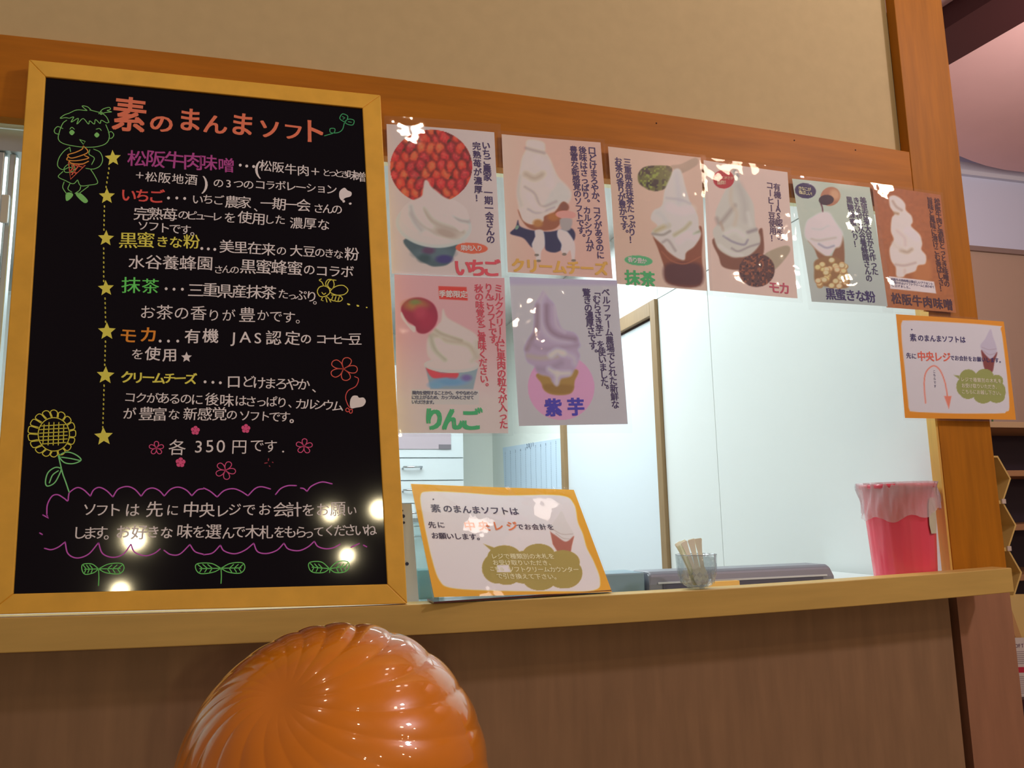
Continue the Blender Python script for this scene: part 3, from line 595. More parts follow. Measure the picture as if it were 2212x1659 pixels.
def p2(s):
    s.mix(np.clip((s.y-200)/1300, 0, 1)*.5, (196, 142, 140)); s.mix(np.clip(1-s.x/500, 0, 1)*.5, (205, 168, 160))
    s.poly([(330, 110), (490, 130), (515, 230), (560, 300), (640, 480), (760, 620), (770, 700), (720, 780), (560, 860), (480, 960), (380, 985), (260, 930), (230, 780), (215, 640), (240, 470), (270, 300), (310, 210)], (196, 174, 172), 12)
    s.poly([(640, 540), (740, 600), (765, 690), (700, 760), (600, 800), (500, 760)], (184, 170, 172), 26)
    for p, w, c in [([(310, 190), (400, 215), (500, 240)], 30, (150, 126, 130)), ([(310, 460), (400, 500), (500, 450)], 50, (158, 132, 122)), ([(300, 590), (400, 660), (470, 790), (620, 740)], 26, (156, 134, 142)), ([(330, 820), (430, 860), (600, 800)], 24, (156, 136, 150)), ([(250, 480), (230, 650), (260, 780)], 40, (176, 158, 160)), ([(430, 300), (520, 400), (560, 560)], 60, (206, 186, 180)), ([(340, 680), (400, 780), (480, 830)], 40, (206, 186, 182))]: s.line(p, w, c, w, .75)
    s.poly([(225, 830), (255, 920), (330, 1010), (440, 1040), (580, 1030), (650, 980), (690, 880), (750, 800), (690, 740), (600, 850), (500, 890), (480, 950), (370, 980), (280, 940), (240, 850)], (134, 74, 54), 8)
    s.ell(430, 965, 50, 40, (160, 104, 60), soft=.7); s.ell(590, 900, 60, 40, (156, 92, 50), soft=.7); s.ell(700, 800, 45, 45, (120, 70, 60), soft=.8)
    # little cow figure
    s.poly([(145, 1075), (200, 1010), (225, 935), (250, 1000), (380, 1040), (560, 1050), (750, 1010), (810, 1060), (800, 1140), (740, 1160), (680, 1230), (600, 1265), (510, 1240), (490, 1160), (400, 1110), (370, 1215), (280, 1120)], (34, 36, 72), 7)
    s.poly([(400, 1040), (480, 1040), (500, 1130), (495, 1200), (460, 1260), (450, 1350), (415, 1350), (405, 1280), (365, 1190), (400, 1110)], (190, 178, 192), 7)
    s.poly([(640, 1030), (720, 1040), (790, 1130), (810, 1220), (800, 1350), (780, 1340), (760, 1240), (710, 1290), (665, 1240), (670, 1180), (630, 1100)], (192, 178, 192), 7)
    for x, y in [(435, 1352), (795, 1345), (415, 1292), (700, 1282)]: s.ell(x, y, 24, 14, (112, 96, 92), soft=.4)
    s.ell(720, 875, 105, 42, (216, 128, 126), rot=.05, soft=.2); s.poly([(660, 920), (780, 920), (760, 1030), (680, 1030)], (150, 134, 140), 10)
    s.ell(215, 1010, 16, 26, (110, 130, 120), rot=.6, soft=.4)
def p3(s):
    s.mix(np.clip((s.y-600)/900, 0, 1)*.95, (190, 180, 186)); s.mix(np.clip((s.x-800)/500, 0, 1)*np.clip(1-(s.y-100)/900, 0, 1)*.3, (208, 130, 148))
    s.poly([(120, 370), (200, 300), (320, 290), (430, 350), (470, 460), (440, 560), (360, 630), (280, 625), (240, 560), (180, 520), (125, 450)], (138, 34, 62), 8)
    s.ell(255, 360, 110, 55, (150, 100, 60), soft=1); s.ell(250, 330, 50, 24, (112, 110, 66), soft=1); s.ell(360, 500, 80, 90, (150, 36, 66), soft=.9); s.ell(300, 430, 60, 60, (160, 50, 76), soft=1)
    s.poly([(120, 430), (180, 540), (250, 570), (240, 620), (180, 560), (120, 480)], (190, 186, 192), 8)
    s.poly([(345, 930), (400, 1170), (815, 1170), (865, 940)], (128, 140, 158), 6, False)
    s.poly([(360, 960), (420, 1060), (560, 1060), (620, 1090), (665, 1050), (660, 1010), (500, 1010)], (190, 62, 78), 8); s.ell(590, 1100, 150, 36, (96, 134, 186), soft=.9); s.ell(750, 1060, 50, 30, (110, 90, 150), soft=.9); s.ell(450, 1130, 70, 30, (104, 140, 184), soft=.9)
    s.ell(605, 940, 265, 72, (182, 180, 176), rot=.02, soft=.06); s.ell(600, 930, 245, 52, (192, 184, 178), soft=.2)
    s.poly([(520, 400), (560, 480), (700, 560), (830, 640), (870, 740), (860, 880), (720, 920), (480, 910), (380, 850), (370, 700), (430, 600), (500, 520)], (192, 176, 176), 14)
    for p, w, c in [([(430, 640), (560, 700), (760, 740), (850, 860)], 40, (164, 144, 134)), ([(400, 660), (440, 780), (540, 880)], 40, (150, 140, 130)), ([(500, 560), (640, 620), (800, 660)], 40, (204, 190, 184)), ([(480, 700), (520, 800), (640, 880)], 50, (206, 196, 190)), ([(450, 600), (520, 640), (700, 700)], 26, (150, 132, 120)), ([(840, 720), (850, 830), (800, 900)], 40, (176, 158, 158))]: s.line(p, w, c, w, .7)
    s.poly([(475, 175), (747, 185), (760, 315), (485, 300)], (206, 52, 48), 4, False)
    s.poly([(215, 1172), (870, 1180), (872, 1320), (215, 1315)], (182, 190, 206), 4, False)
def p4(s):
    s.mix(np.clip((140-s.y)/40, 0, 1)*.5, (150, 130, 165))
    s.ell(600, 1140, 332, 325, (196, 134, 182), soft=.012)
    s.poly([(370, 1000), (400, 1100), (440, 1180), (520, 1215), (640, 1215), (715, 1180), (735, 1080), (750, 960)], (150, 112, 62), 8); s.poly([(430, 1160), (520, 1200), (660, 1205), (710, 1170), (700, 1120), (450, 1110)], (136, 98, 52), 16)
    s.poly([(430, 180), (480, 250), (540, 320), (570, 450), (620, 560), (740, 600), (785, 690), (770, 770), (790, 830), (750, 940), (690, 1030), (600, 1060), (560, 1130), (510, 1090), (480, 1040), (380, 1010), (330, 930), (260, 880), (240, 740), (290, 640), (330, 560), (345, 330), (390, 240)], (160, 136, 166), 12)
    for p, w, c in [([(440, 200), (400, 300), (410, 500), (500, 640), (700, 690)], 56, (178, 160, 186)), ([(460, 330), (470, 520), (560, 620), (740, 660)], 44, (126, 98, 122)), ([(370, 330), (360, 560), (300, 680), (260, 760)], 40, (128, 102, 116)), ([(540, 340), (560, 520), (640, 590)], 30, (176, 156, 178)), ([(300, 700), (420, 760), (640, 740), (770, 720)], 40, (146, 122, 150)), ([(270, 830), (400, 850), (560, 830)], 40, (164, 146, 140)), ([(370, 960), (480, 960), (600, 900)], 50, (140, 118, 146)), ([(480, 960), (560, 1000), (680, 1000)], 46, (196, 184, 212)), ([(560, 1000), (555, 1100)], 40, (190, 176, 200)), ([(620, 800), (720, 840), (740, 900)], 50, (178, 162, 192)), ([(500, 820), (560, 780), (620, 800)], 50, (200, 192, 220))]: s.line(p, w, c, w*1.1, .75)
def p5(s):
    s.mix(np.clip((s.y-900)/800, 0, 1)*.4, (188, 160, 158))
    s.poly([(790, 250), (900, 230), (1060, 160), (1085, 230), (940, 320), (870, 330)], (160, 130, 118), 8)
    m = s.poly([(440, 330), (500, 270), (640, 250), (780, 260), (800, 330), (740, 480), (640, 525), (540, 510), (450, 450), (428, 390)], (92, 86, 44), 8)
    n = s.noise(42, 8); n2 = s.noise(22, 9); s.mix(m*np.clip((n-.45)*5, 0, 1), (52, 40, 36)); s.mix(m*np.clip((n2-.6)*5, 0, 1), (126, 128, 56)); s.mix(m*np.clip((s.x-620)/150, 0, 1)*.6, (116, 104, 72))
    s.poly([(595, 990), (650, 1150), (720, 1350), (765, 1522), (1110, 1540), (1130, 1200), (1135, 980), (1100, 900), (950, 1000), (760, 1010)], (122, 62, 40), 8)
    s.poly([(730, 1330), (765, 1522), (1110, 1540), (1120, 1330), (940, 1300)], (74, 34, 36), 26); s.line([(690, 1180), (800, 1280), (950, 1310), (1120, 1230)], 14, (140, 74, 50), 12)
    s.poly([(830, 290), (900, 300), (950, 480), (1000, 640), (1080, 780), (1100, 920), (1120, 1000), (1050, 1120), (960, 1190), (940, 1270), (860, 1250), (760, 1180), (700, 1110), (600, 1020), (585, 960), (640, 900), (570, 830), (600, 740), (690, 680), (720, 520), (780, 380)], (186, 170, 172), 10)
    for p, w, c in [([(620, 960), (700, 920), (760, 900)], 44, (158, 136, 98)), ([(590, 990), (700, 1000), (780, 960)], 24, (124, 110, 108)), ([(830, 1000), (930, 940), (1000, 870)], 34, (156, 140, 112)), ([(700, 1080), (760, 1060), (840, 1170)], 26, (142, 124, 128)), ([(1040, 990), (1100, 960)], 24, (130, 130, 110)), ([(780, 700), (900, 740), (1020, 720)], 70, (198, 184, 184)), ([(850, 330), (870, 500), (880, 640)], 60, (176, 162, 172)), ([(640, 760), (700, 800), (760, 900)], 50, (176, 164, 170)), ([(880, 1060), (960, 1000), (1060, 1020)], 60, (200, 190, 190)), ([(740, 600), (900, 620), (1000, 660)], 26, (168, 152, 162))]: s.line(p, w, c, w, .75)
    s.ell(440, 1278, 152, 55, (74, 146, 104), rot=.08, soft=.05)
def p6(s):
    s.poly([(740, 1070), (960, 980), (1000, 1050), (850, 1230), (800, 1180)], (150, 128, 112), 8)
    s.poly([(200, 900), (250, 1100), (300, 1210), (480, 1235), (560, 1150), (720, 1080), (720, 840), (690, 800), (600, 900)], (110, 62, 44), 8)
    m = s.ell(655, 1240, 190, 176, (76, 42, 38), rot=-.2, soft=.06); n = s.noise(20, 5); s.mix(m*np.clip((n-.55)*6, 0, 1), (132, 70, 46)); s.mix(m*np.clip((s.noise(14, 7)-.7)*6, 0, 1), (40, 20, 24))
    s.poly([(430, 190), (460, 250), (480, 330), (560, 440), (620, 560), (640, 760), (690, 880), (680, 980), (580, 1080), (480, 1105), (380, 1100), (250, 1020), (200, 900), (190, 820), (240, 740), (215, 640), (270, 500), (320, 400), (390, 300), (400, 200)], (176, 162, 160), 10)
    for p, w, c in [([(230, 700), (270, 740), (420, 560)], 40, (140, 122, 120)), ([(270, 740), (300, 820)], 26, (156, 128, 116)), ([(560, 840), (650, 810)], 30, (120, 104, 112)), ([(300, 880), (400, 940), (520, 970), (560, 920)], 20, (116, 104, 124)), ([(390, 1010), (460, 1040), (580, 990), (680, 960)], 20, (128, 112, 118)), ([(330, 850), (430, 820), (520, 880)], 60, (190, 178, 176)), ([(460, 350), (520, 520), (540, 700)], 70, (160, 146, 146)), ([(380, 380), (380, 520), (440, 640), (420, 760)], 40, (176, 154, 144)), ([(560, 640), (590, 760)], 40, (186, 172, 172)), ([(260, 980), (380, 1060), (500, 1080)], 30, (188, 178, 176)), ([(420, 200), (450, 250)], 30, (130, 116, 124))]: s.line(p, w, c, w, .75)
    s.ell(300, 285, 112, 98, (160, 34, 38), soft=.05)
def p7(s):
    s.mix(np.clip((s.y-500)/900, 0, 1)*.7, (150, 146, 154)); s.mix(np.clip((500-s.x)/500, 0, 1)*.3, (190, 178, 176))
    s.ell(510, 280, 112, 100, (150, 92, 66), rot=-.6, soft=.07); s.ell(560, 260, 50, 60, (176, 126, 96), rot=-.5, soft=.8); s.ell(465, 318, 82, 56, (36, 12, 22), rot=-.1, soft=.08)
    s.line([(405, 360), (420, 400), (425, 450)], 14, (70, 20, 34))
    s.poly([(265, 760), (330, 850), (380, 960), (480, 1000), (640, 1060), (645, 740), (600, 720), (540, 880), (480, 940)], (124, 78, 52), 8)
    s.poly([(420, 450), (500, 470), (560, 560), (600, 620), (640, 700), (610, 820), (550, 850), (480, 930), (380, 880), (290, 790), (230, 700), (250, 560), (320, 500)], (196, 182, 186), 14)
    for p, w, c in [([(310, 630), (400, 640), (480, 600)], 30, (176, 158, 164)), ([(300, 740), (380, 760), (560, 730)], 34, (166, 142, 140)), ([(380, 800), (460, 840), (540, 820)], 24, (128, 112, 134)), ([(480, 480), (540, 600), (600, 660)], 50, (188, 172, 176)), ([(280, 700), (400, 700), (560, 680)], 40, (206, 192, 196))]: s.line(p, w, c, w, .75)
    r = np.random.default_rng(9)
    s.poly([(340, 980), (480, 930), (600, 960), (660, 1060), (710, 1180), (690, 1270), (560, 1275), (420, 1250), (340, 1200), (330, 1080)], (130, 88, 54), 10)
    for i in range(46):
        a, b = r.uniform(350, 700), r.uniform(960, 1260)
        if b < 1000+abs(a-500)*.35-40: continue
        s.ell(a, b, 36, 32, (150, 106, 66), soft=.25); s.ell(a-4, b-6, 28, 24, np.array((206, 176, 134))+r.uniform(-14, 10, 3), soft=.6)
    s.ell(240, 218, 114, 84, (30, 18, 62), rot=.15, soft=.05)
def p8(s):
    s.mix(np.clip((s.y-300)/1100, 0, 1)*.5, (150, 84, 40)); n = s.noise(30, 2); s.c *= (.96+.08*n[..., None])
    s.poly([(540, 1000), (700, 960), (700, 1180), (520, 1150)], (160, 92, 50), 26)
    s.poly([(255, 240), (310, 225), (380, 260), (430, 320), (440, 390), (500, 450), (515, 520), (500, 570), (590, 660), (620, 760), (610, 830), (660, 900), (650, 990), (570, 1010), (540, 1070), (480, 1095), (430, 1110), (400, 1140), (330, 1130), (320, 1030), (270, 950), (255, 820), (300, 720), (270, 620), (280, 480), (310, 430), (265, 360), (250, 290)], (196, 172, 170), 9)
    for p, w, c in [([(290, 290), (330, 350), (390, 390)], 26, (150, 118, 110)), ([(310, 420), (350, 430)], 26, (140, 100, 70)), ([(380, 840), (450, 860), (500, 830)], 34, (150, 120, 104)), ([(320, 1000), (420, 1010), (540, 980)], 26, (160, 130, 130)), ([(340, 620), (420, 700), (430, 780)], 36, (180, 152, 156)), ([(460, 620), (560, 700)], 60, (208, 188, 184)), ([(420, 1090), (420, 1060)], 30, (180, 150, 150)), ([(300, 760), (330, 800), (380, 820)], 40, (186, 162, 160))]: s.line(p, w, c, w, .75)
    s.poly([(245, 1130), (745, 1192), (768, 1325), (262, 1268)], (196, 182, 194), 4, False)
G8 = 'laminated soft serve flavour posters'
poster('laminated strawberry soft serve poster with a round picture of red strawberries', [(834.5, 269), (1067, 287), (1082, 601.5), (846, 592)], [(829, 252), (1080, 270), (1092, 610), (838, 600)], (820, 240, 4.482), WP, p1,
       [(None, NAVY, [('いちご農家 一期一会さんの', 1027, 340, 1068, 1252, 80, .022), ('完熟苺が濃厚！', 935, 345, 955, 850, 76, .022)]), ('white badge lettering', (225, 190, 190), [('果肉入り', 805, 1333, 960, 1337, 56, .02)]), ('red flavour name', (214, 66, 84), [('いちご', 800, 1525, 1075, 1530, 165, .04)])], -.0090, seed=1)
poster('laminated pink cream cheese soft serve poster with a black and white cow', [(1083, 290.5), (1296, 309), (1322, 603), (1095, 590)], [(1074, 283), (1304, 303), (1334, 614), (1088, 602)], (1070, 280, 4.74), (200, 148, 142), p2,
       [(None, NAVY, [('口どけまろやか、コクがあるのに', 985, 220, 1070, 1290, 80, .022), ('後味はさっぱり。カルシウムが', 890, 215, 963, 1215, 78, .022), ('豊富な新感覚のソフトです。', 798, 210, 880, 1110, 78, .022)]), ('orange flavour name', (226, 142, 66), [('クリームチーズ', 225, 1400, 1075, 1430, 140, .045)])], -.0060, seed=2)
poster('laminated pink apple soft serve poster with a red apple and season badge', [(851, 594), (1088, 602), (1098, 936), (858, 936)], [(843, 586), (1097, 598), (1108, 942), (850, 944)], (840, 580, 4.482), (196, 140, 152), p3,
       [('red lettering', (186, 56, 80), [('ミルククリームに果肉の粒々が入った', 1055, 200, 1110, 1510, 82, .02), ('りんごソフトです。', 960, 190, 1015, 760, 80, .02), ('秋の味覚をご賞味ください。', 865, 200, 925, 1150, 80, .02)]), ('white badge lettering', (226, 196, 196), [('季節限定', 515, 250, 722, 256, 66, .03)]), ('small dark lettering', (50, 56, 92), [('果肉を使用することから、ややなめらか', 240, 1206, 840, 1206, 38, .015), ('に仕上がるため、カップのみとさせて', 236, 1250, 805, 1250, 38, .015), ('いただきます。', 236, 1294, 440, 1297, 38, .015)]), ('green flavour name', (56, 150, 104), [('りんご', 435, 1460, 795, 1462, 205, .05)])], -.0130, seed=3)
poster('laminated lilac purple sweet potato soft serve poster below the cream cheese one', [(1099.5, 599), (1332, 606), (1354.5, 916.5), (1119, 921)], [(1092, 592), (1340, 600), (1364, 936), (1108, 938)], (1080, 590, 4.607), (172, 160, 192), p4,
       [(None, NAVY, [('ベルファーム農場でとれた新鮮な', 1050, 190, 1140, 1310, 80, .018), ('「むらさき芋」を使いました。', 955, 185, 1040, 1165, 80, .018), ('驚きの濃厚さです。', 860, 195, 930, 800, 80, .022)]), ('blue flavour name', (62, 52, 160), [('紫', 520, 1342, 520, 1342, 165, .04), ('芋', 745, 1335, 745, 1335, 165, .04)])], -.0120, seed=4)
poster('laminated matcha soft serve poster with a scoop of green tea and green badge', [(1311, 319), (1512, 341.5), (1527, 629), (1331, 614)], [(1300, 313), (1522, 337), (1538, 638), (1322, 624)], (1290, 310, 5.028), (188, 150, 140), p5,
       [(None, NAVY, [('三重県産抹茶たっぷり！', 315, 215, 372, 1055, 84, .022), ('お茶の香りが豊かです。', 215, 205, 290, 985, 84, .022)]), ('pale badge lettering', (196, 196, 180), [('香り豊か', 350, 1268, 500, 1285, 58, .02)]), ('green flavour name', (56, 146, 92), [('抹茶', 375, 1465, 540, 1480, 160, .035)])], -.0085, seed=5)
poster('laminated mocha soft serve poster with a scoop of coffee beans', [(1517.5, 347.5), (1698, 374), (1722, 645), (1531, 629)], [(1508, 340), (1704, 366), (1732, 655), (1522, 640)], (1500, 330, 4.879), (192, 158, 154), p6,
       [(None, (60, 30, 70), [('有機', 858, 370, 866, 450, 78, .018), ('JAS', 870, 525, 880, 665, 78, .018), ('認定の', 888, 740, 905, 892, 78, .018), ('コーヒー豆使用！', 783, 350, 832, 905, 78, .018)]), ('pale badge lettering', (206, 150, 130), [('ほろにがさが', 225, 268, 385, 272, 34, .01), ('抜群！', 250, 320, 330, 320, 46, .02)]), ('crimson flavour name', (168, 58, 80), [('モカ', 835, 1420, 945, 1432, 125, .025)])], -.0055, seed=6)
poster('laminated grey roasted soybean and black honey soft serve poster', [(1709, 387), (1878, 405), (1914, 663.5), (1751, 652.5)], [(1700, 379), (1886, 398), (1926, 680), (1744, 670)], (1690, 370, 5.029), (158, 158, 150), p7,
       [(None, (44, 34, 72), [('美里在来大豆から作った', 870, 325, 985, 1095, 82, .022), ('きな粉と水谷養蜂園さんの', 795, 325, 920, 1170, 80, .022), ('黒糖蜂蜜入り！', 718, 320, 788, 800, 78, .022)]), ('pale badge lettering', (206, 180, 140), [('きなこが', 180, 190, 280, 205, 42, .015), ('香ばしい！', 185, 235, 315, 255, 42, .015)]), ('navy flavour name', (46, 34, 84), [('黒蜜きな粉', 508, 1340, 935, 1372, 122, .022)])], -.0080, seed=7)
poster('laminated brown beef miso soft serve poster at the right end of the row', [(1881.5, 401), (2031, 421.5), (2061, 677), (1912, 665)], [(1876, 396), (2034, 417), (2068, 690), (1903, 676)], (1870, 380, 5.186), (146, 78, 44), p8,
       [('dark lettering', (62, 24, 30), [('松阪牛肉と酒粕とっとき味噌の', 795, 290, 890, 1215, 74, .025), ('旨味と風味に溶けこむ香ばしさ！', 712, 280, 835, 1270, 74, .025)]), ('tiny lettering', (70, 60, 100), [('松阪牛の肉味噌は香ばしいアクセント', 280, 1165, 720, 1218, 30, .012), ('口溶けのよいソフトクリームとあわせて', 285, 1198, 735, 1252, 30, .012), ('仕上げました。', 290, 1232, 480, 1258, 30, .012)]), ('dark flavour name', (58, 26, 42), [('松阪牛肉味噌', 325, 1380, 900, 1450, 122, .025)])], -.0045, seed=8)
# ---------------------------------------------------------------- orange bordered signs
def cloud(s, cs, col):
    for cx, cy, rx, ry in cs: s.ell(cx, cy, rx, ry, col, soft=.03)
def signR(s):
    s.mix(s.poly([(262, 195), (300, 180), (600, 190), (1380, 242), (1440, 290), (1480, 560), (1540, 1180), (1500, 1270), (1420, 1290), (900, 1290), (420, 1270), (350, 1240), (330, 1100), (265, 500), (250, 260)], None, 4), (182, 164, 178))
    s.poly([(1205, 530), (1215, 640), (1245, 765), (1330, 800), (1360, 680), (1392, 560), (1300, 610)], (110, 44, 44), 6); s.poly([(1315, 285), (1345, 380), (1380, 480), (1385, 560), (1320, 640), (1260, 600), (1200, 520), (1195, 470), (1250, 400)], (166, 146, 166), 6)
    s.line([(1210, 500), (1290, 530), (1380, 520)], 8, (150, 126, 144)); s.line([(1230, 545), (1300, 590), (1380, 570)], 8, (150, 126, 144))
    cloud(s, [(1045, 850, 100, 85), (1240, 850, 110, 90), (1385, 900, 80, 70), (1010, 970, 106, 120), (1400, 1030, 95, 120), (1045, 1040, 100, 78), (1225, 1080, 115, 92), (1385, 1090, 100, 76), (1200, 950, 220, 130)], (128, 122, 68)); s.poly([(870, 832), (940, 840), (950, 890)], (128, 122, 68), 4, False)
    s.line([(543, 1165), (525, 950), (545, 800), (630, 722), (710, 775), (770, 920), (800, 1080)], 16, (214, 106, 92), 6); s.poly([(762, 1083), (848, 1083), (820, 1238)], (214, 100, 84), 5, False)
poster('orange bordered pay first sign with a red curved arrow, taped to the post', [(1934, 679), (2167, 695), (2193, 907), (1954, 903)], [(1930, 675), (2171, 691), (2198, 912), (1950, 908)], (1900, 660, 5.529), (218, 112, 4), signR,
       [(None, (38, 26, 84), [('素', 390, 385, 390, 385, 88, .014), ('のまんまソフトは', 480, 390, 978, 412, 78, .02), ('・', 375, 290, 375, 290, 60, .02), ('先に', 338, 600, 402, 606, 66, .015), ('でお会計をお願いします。', 853, 628, 1440, 660, 58, .015), ('こちらです', 642, 790, 652, 965, 34, .008)]), ('red lettering', (214, 78, 62), [('中央レジ', 490, 607, 785, 620, 110, .025)]), ('cream lettering', (206, 200, 160), [('レジで種類別の木札を', 975, 885, 1420, 905, 50, .012), ('お受け取りいただき、', 985, 958, 1390, 975, 50, .012), ('こちらにお越し下さい。', 985, 1030, 1440, 1050, 50, .012)])], -.0150, seed=9, name='payment_sign', group=None, bulge_a=.0015, cat='sign')
def signL(s):
    s.mix(s.poly([(175, 240), (260, 195), (600, 205), (1000, 232), (1560, 235), (1700, 320), (1740, 500), (1790, 620), (1830, 760), (1900, 900), (1960, 1080), (1900, 1180), (1500, 1190), (900, 1185), (480, 1160), (360, 1080), (290, 880), (240, 660), (200, 450)], None, 6), (226, 188, 188))
    s.poly([(1462, 580), (1490, 720), (1540, 800), (1600, 830), (1665, 845), (1680, 740), (1705, 640), (1590, 600)], (146, 74, 62), 5, False); s.poly([(1580, 385), (1622, 470), (1662, 540), (1705, 620), (1680, 655), (1640, 690), (1600, 690), (1530, 640), (1465, 590), (1470, 540), (1530, 450)], (186, 164, 168), 6)
    s.line([(1490, 570), (1580, 620), (1690, 620)], 8, (164, 140, 140)); s.line([(1520, 610), (1590, 660), (1660, 670)], 8, (164, 140, 140))
    cloud(s, [(1010, 850, 170, 120), (1350, 820, 160, 105), (1590, 900, 170, 120), (940, 960, 155, 155), (1620, 1010, 165, 150), (1030, 1010, 150, 118), (1360, 1060, 170, 122), (1600, 1070, 150, 92), (1280, 950, 330, 170)], (140, 112, 50)); s.poly([(800, 715), (900, 750), (1000, 810), (960, 860)], (140, 112, 50), 4, False)
    s.poly([(935, 930), (1050, 925), (1080, 1000), (935, 1000)], (206, 186, 180), 4, False)
sl_yaw, sl_lean, sl_roll = math.radians(9.38), math.radians(37.15), math.radians(-2.49)
exl = np.array([math.cos(sl_yaw), math.sin(sl_yaw), 0]); ezl = np.array([-math.sin(sl_yaw)*math.sin(sl_lean), math.cos(sl_yaw)*math.sin(sl_lean), math.cos(sl_lean)])
exr = exl*math.cos(sl_roll)+ezl*math.sin(sl_roll); ezr = -exl*math.sin(sl_roll)+ezl*math.cos(sl_roll)
P0 = np.array([.429, .001, 1.1125])
shL = Sheet(P0, exr, ezr)
rootL, shL, _ = poster('orange bordered pay first sign in an acrylic stand on the ledge, leaning back', [(887, 1046), (1239, 1059), (1321, 1280), (937, 1292)], [(884, 1043), (1241, 1056), (1324, 1282), (934, 1294)], (870, 1020, 4.608), (244, 124, 0), signL,
       [(None, (52, 34, 56), [('素', 325, 365, 325, 365, 98, .014), ('のまんまソフトは', 445, 368, 1105, 392, 92, .022), ('・', 303, 275, 303, 275, 60, .02), ('先に', 288, 530, 378, 530, 74, .018), ('でお会計を', 1165, 547, 1468, 550, 70, .018), ('お願いします。', 318, 638, 770, 650, 74, .02)]), ('orange red lettering', (222, 96, 56), [('中央レジ', 665, 537, 1085, 540, 112, .025)]), ('cream lettering', (222, 196, 142), [('レジで種類別の木札を', 905, 842, 1475, 842, 62, .014), ('お受け取りいただき、', 920, 905, 1475, 908, 60, .014), ('こちら', 885, 968, 985, 970, 50, .014), ('ソフトクリームカウンター', 1075, 972, 1720, 975, 62, .014), ('で引き換えて下さい。', 960, 1040, 1530, 1046, 62, .014)])], 0, seed=10, name='payment_sign', group=None, sh=shL, bulge_a=.001, cat='sign')
# acrylic stand behind the left sign
shb = shL; cs = [shb.p(x, y, -.002) for x, y in [(887, 1046), (1239, 1059), (1321, 1281), (937, 1293)]]
MB().prism(cs, -shb.n*.003).obj('acrylic_back', film('clear_acrylic', rough=.02, tint=(.93, .97, .97), strength=0), rootL)
b0, b1 = cs[3], cs[2]; zl = 1.0092
MB().prism([(b0[0], b0[1], zl), (b1[0], b1[1], zl), (b1[0]-.0, b1[1]+.06, zl), (b0[0]-.0, b0[1]+.06, zl)], (0, 0, .003)).obj('stand_foot', mat('dark_acrylic', (70, 34, 30), rough=.2), rootL)
# tape pieces holding the right sign
tp = empty('adhesive_tape', tuple(at(2000, 678, -.016)), 'yellowed piece of adhesive tape above the sign on the post', 'tape')
MB().prism([at(1989, 672, -.0165), at(2006, 674, -.0165), at(2006, 684, -.0165), at(1989, 682, -.0165)], (0, .0005, 0)).obj('strip', mat('yellow_tape', (196, 160, 100), rough=.3), tp)
# ---------------------------------------------------------------- glass of wooden spoons
gp = at(1503, 1274, -.052); gx, gy = float(gp[0])+.0, -.060
GZ = ledge_z(gx)+.0006
glass = empty('glass_cup', (gx, gy, GZ), 'small clear glass cup standing on the ledge, holding wooden spoons', 'cup')
M_glass = mat('clear_glass', (1, 1, 1), srgb=False)
M_glass = film('pressed_glass', ior=1.9, rough=.06, tint=(.9, .93, .94), scale=90, strength=.6, dist=.004, haze=.07)
mb = MB()
prof = [(.0, .004), (.016, .0045), (.025, .010), (.031, .020), (.0345, .036), (.0365, .062), (.038, .0625), (.0385, .060), (.037, .036), (.0335, .018), (.027, .007), (.020, .0035), (.0, .003)]
mb.lathe(prof, (gx, gy, GZ), 40); mb.obj('bowl', M_glass, glass, smooth=True)
mb = MB()
for k in range(18):
    for j in range(2):
        a = 2*math.pi*(k+.5*j)/18; z = GZ+.014+.013*j; r = .0305+.0035*j; h = .0055; t_ = np.array([-math.sin(a), math.cos(a), 0]); o_ = np.array([math.cos(a), math.sin(a), 0]); c_ = np.array([gx, gy, z])+o_*r
        mb.add([c_+t_*h, c_-t_*h, c_+np.array([0, 0, h*1.1]), c_-np.array([0, 0, h*1.1]), c_+o_*.0022], [(0, 2, 4), (2, 1, 4), (1, 3, 4), (3, 0, 4)])
mb.obj('cut_pattern', film('cut_glass_facets', ior=2.0, rough=.05, tint=(.85, .9, .92), strength=0, haze=.25), glass, kind='stuff')
MB().lathe([(.0366, .0618), (.0366, .0632), (.0386, .0632), (.0386, .0618), (.0366, .0618)], (gx, gy, GZ), 40).obj('rim', film('glass_rim_highlight', ior=2.2, rough=.05, tint=(.8, .85, .88), strength=0, haze=.35), glass, smooth=True)  # rim ring made pale and hazy to stand in for its highlight
for k in range(3):
    a = k*2.09+.6; b = MB(); b.lathe([(.0, 0), (.0045, .0005), (.005, .003), (.003, .0045)], (gx+.014*math.cos(a), gy+.014*math.sin(a), GZ), 10); b.obj('foot', M_glass, glass, smooth=True)
M_spoon = mat('pale_birch_wood', (246, 212, 160), rough=.6, noise=.05, nscale=20)
sp0 = None; SW = 1.15
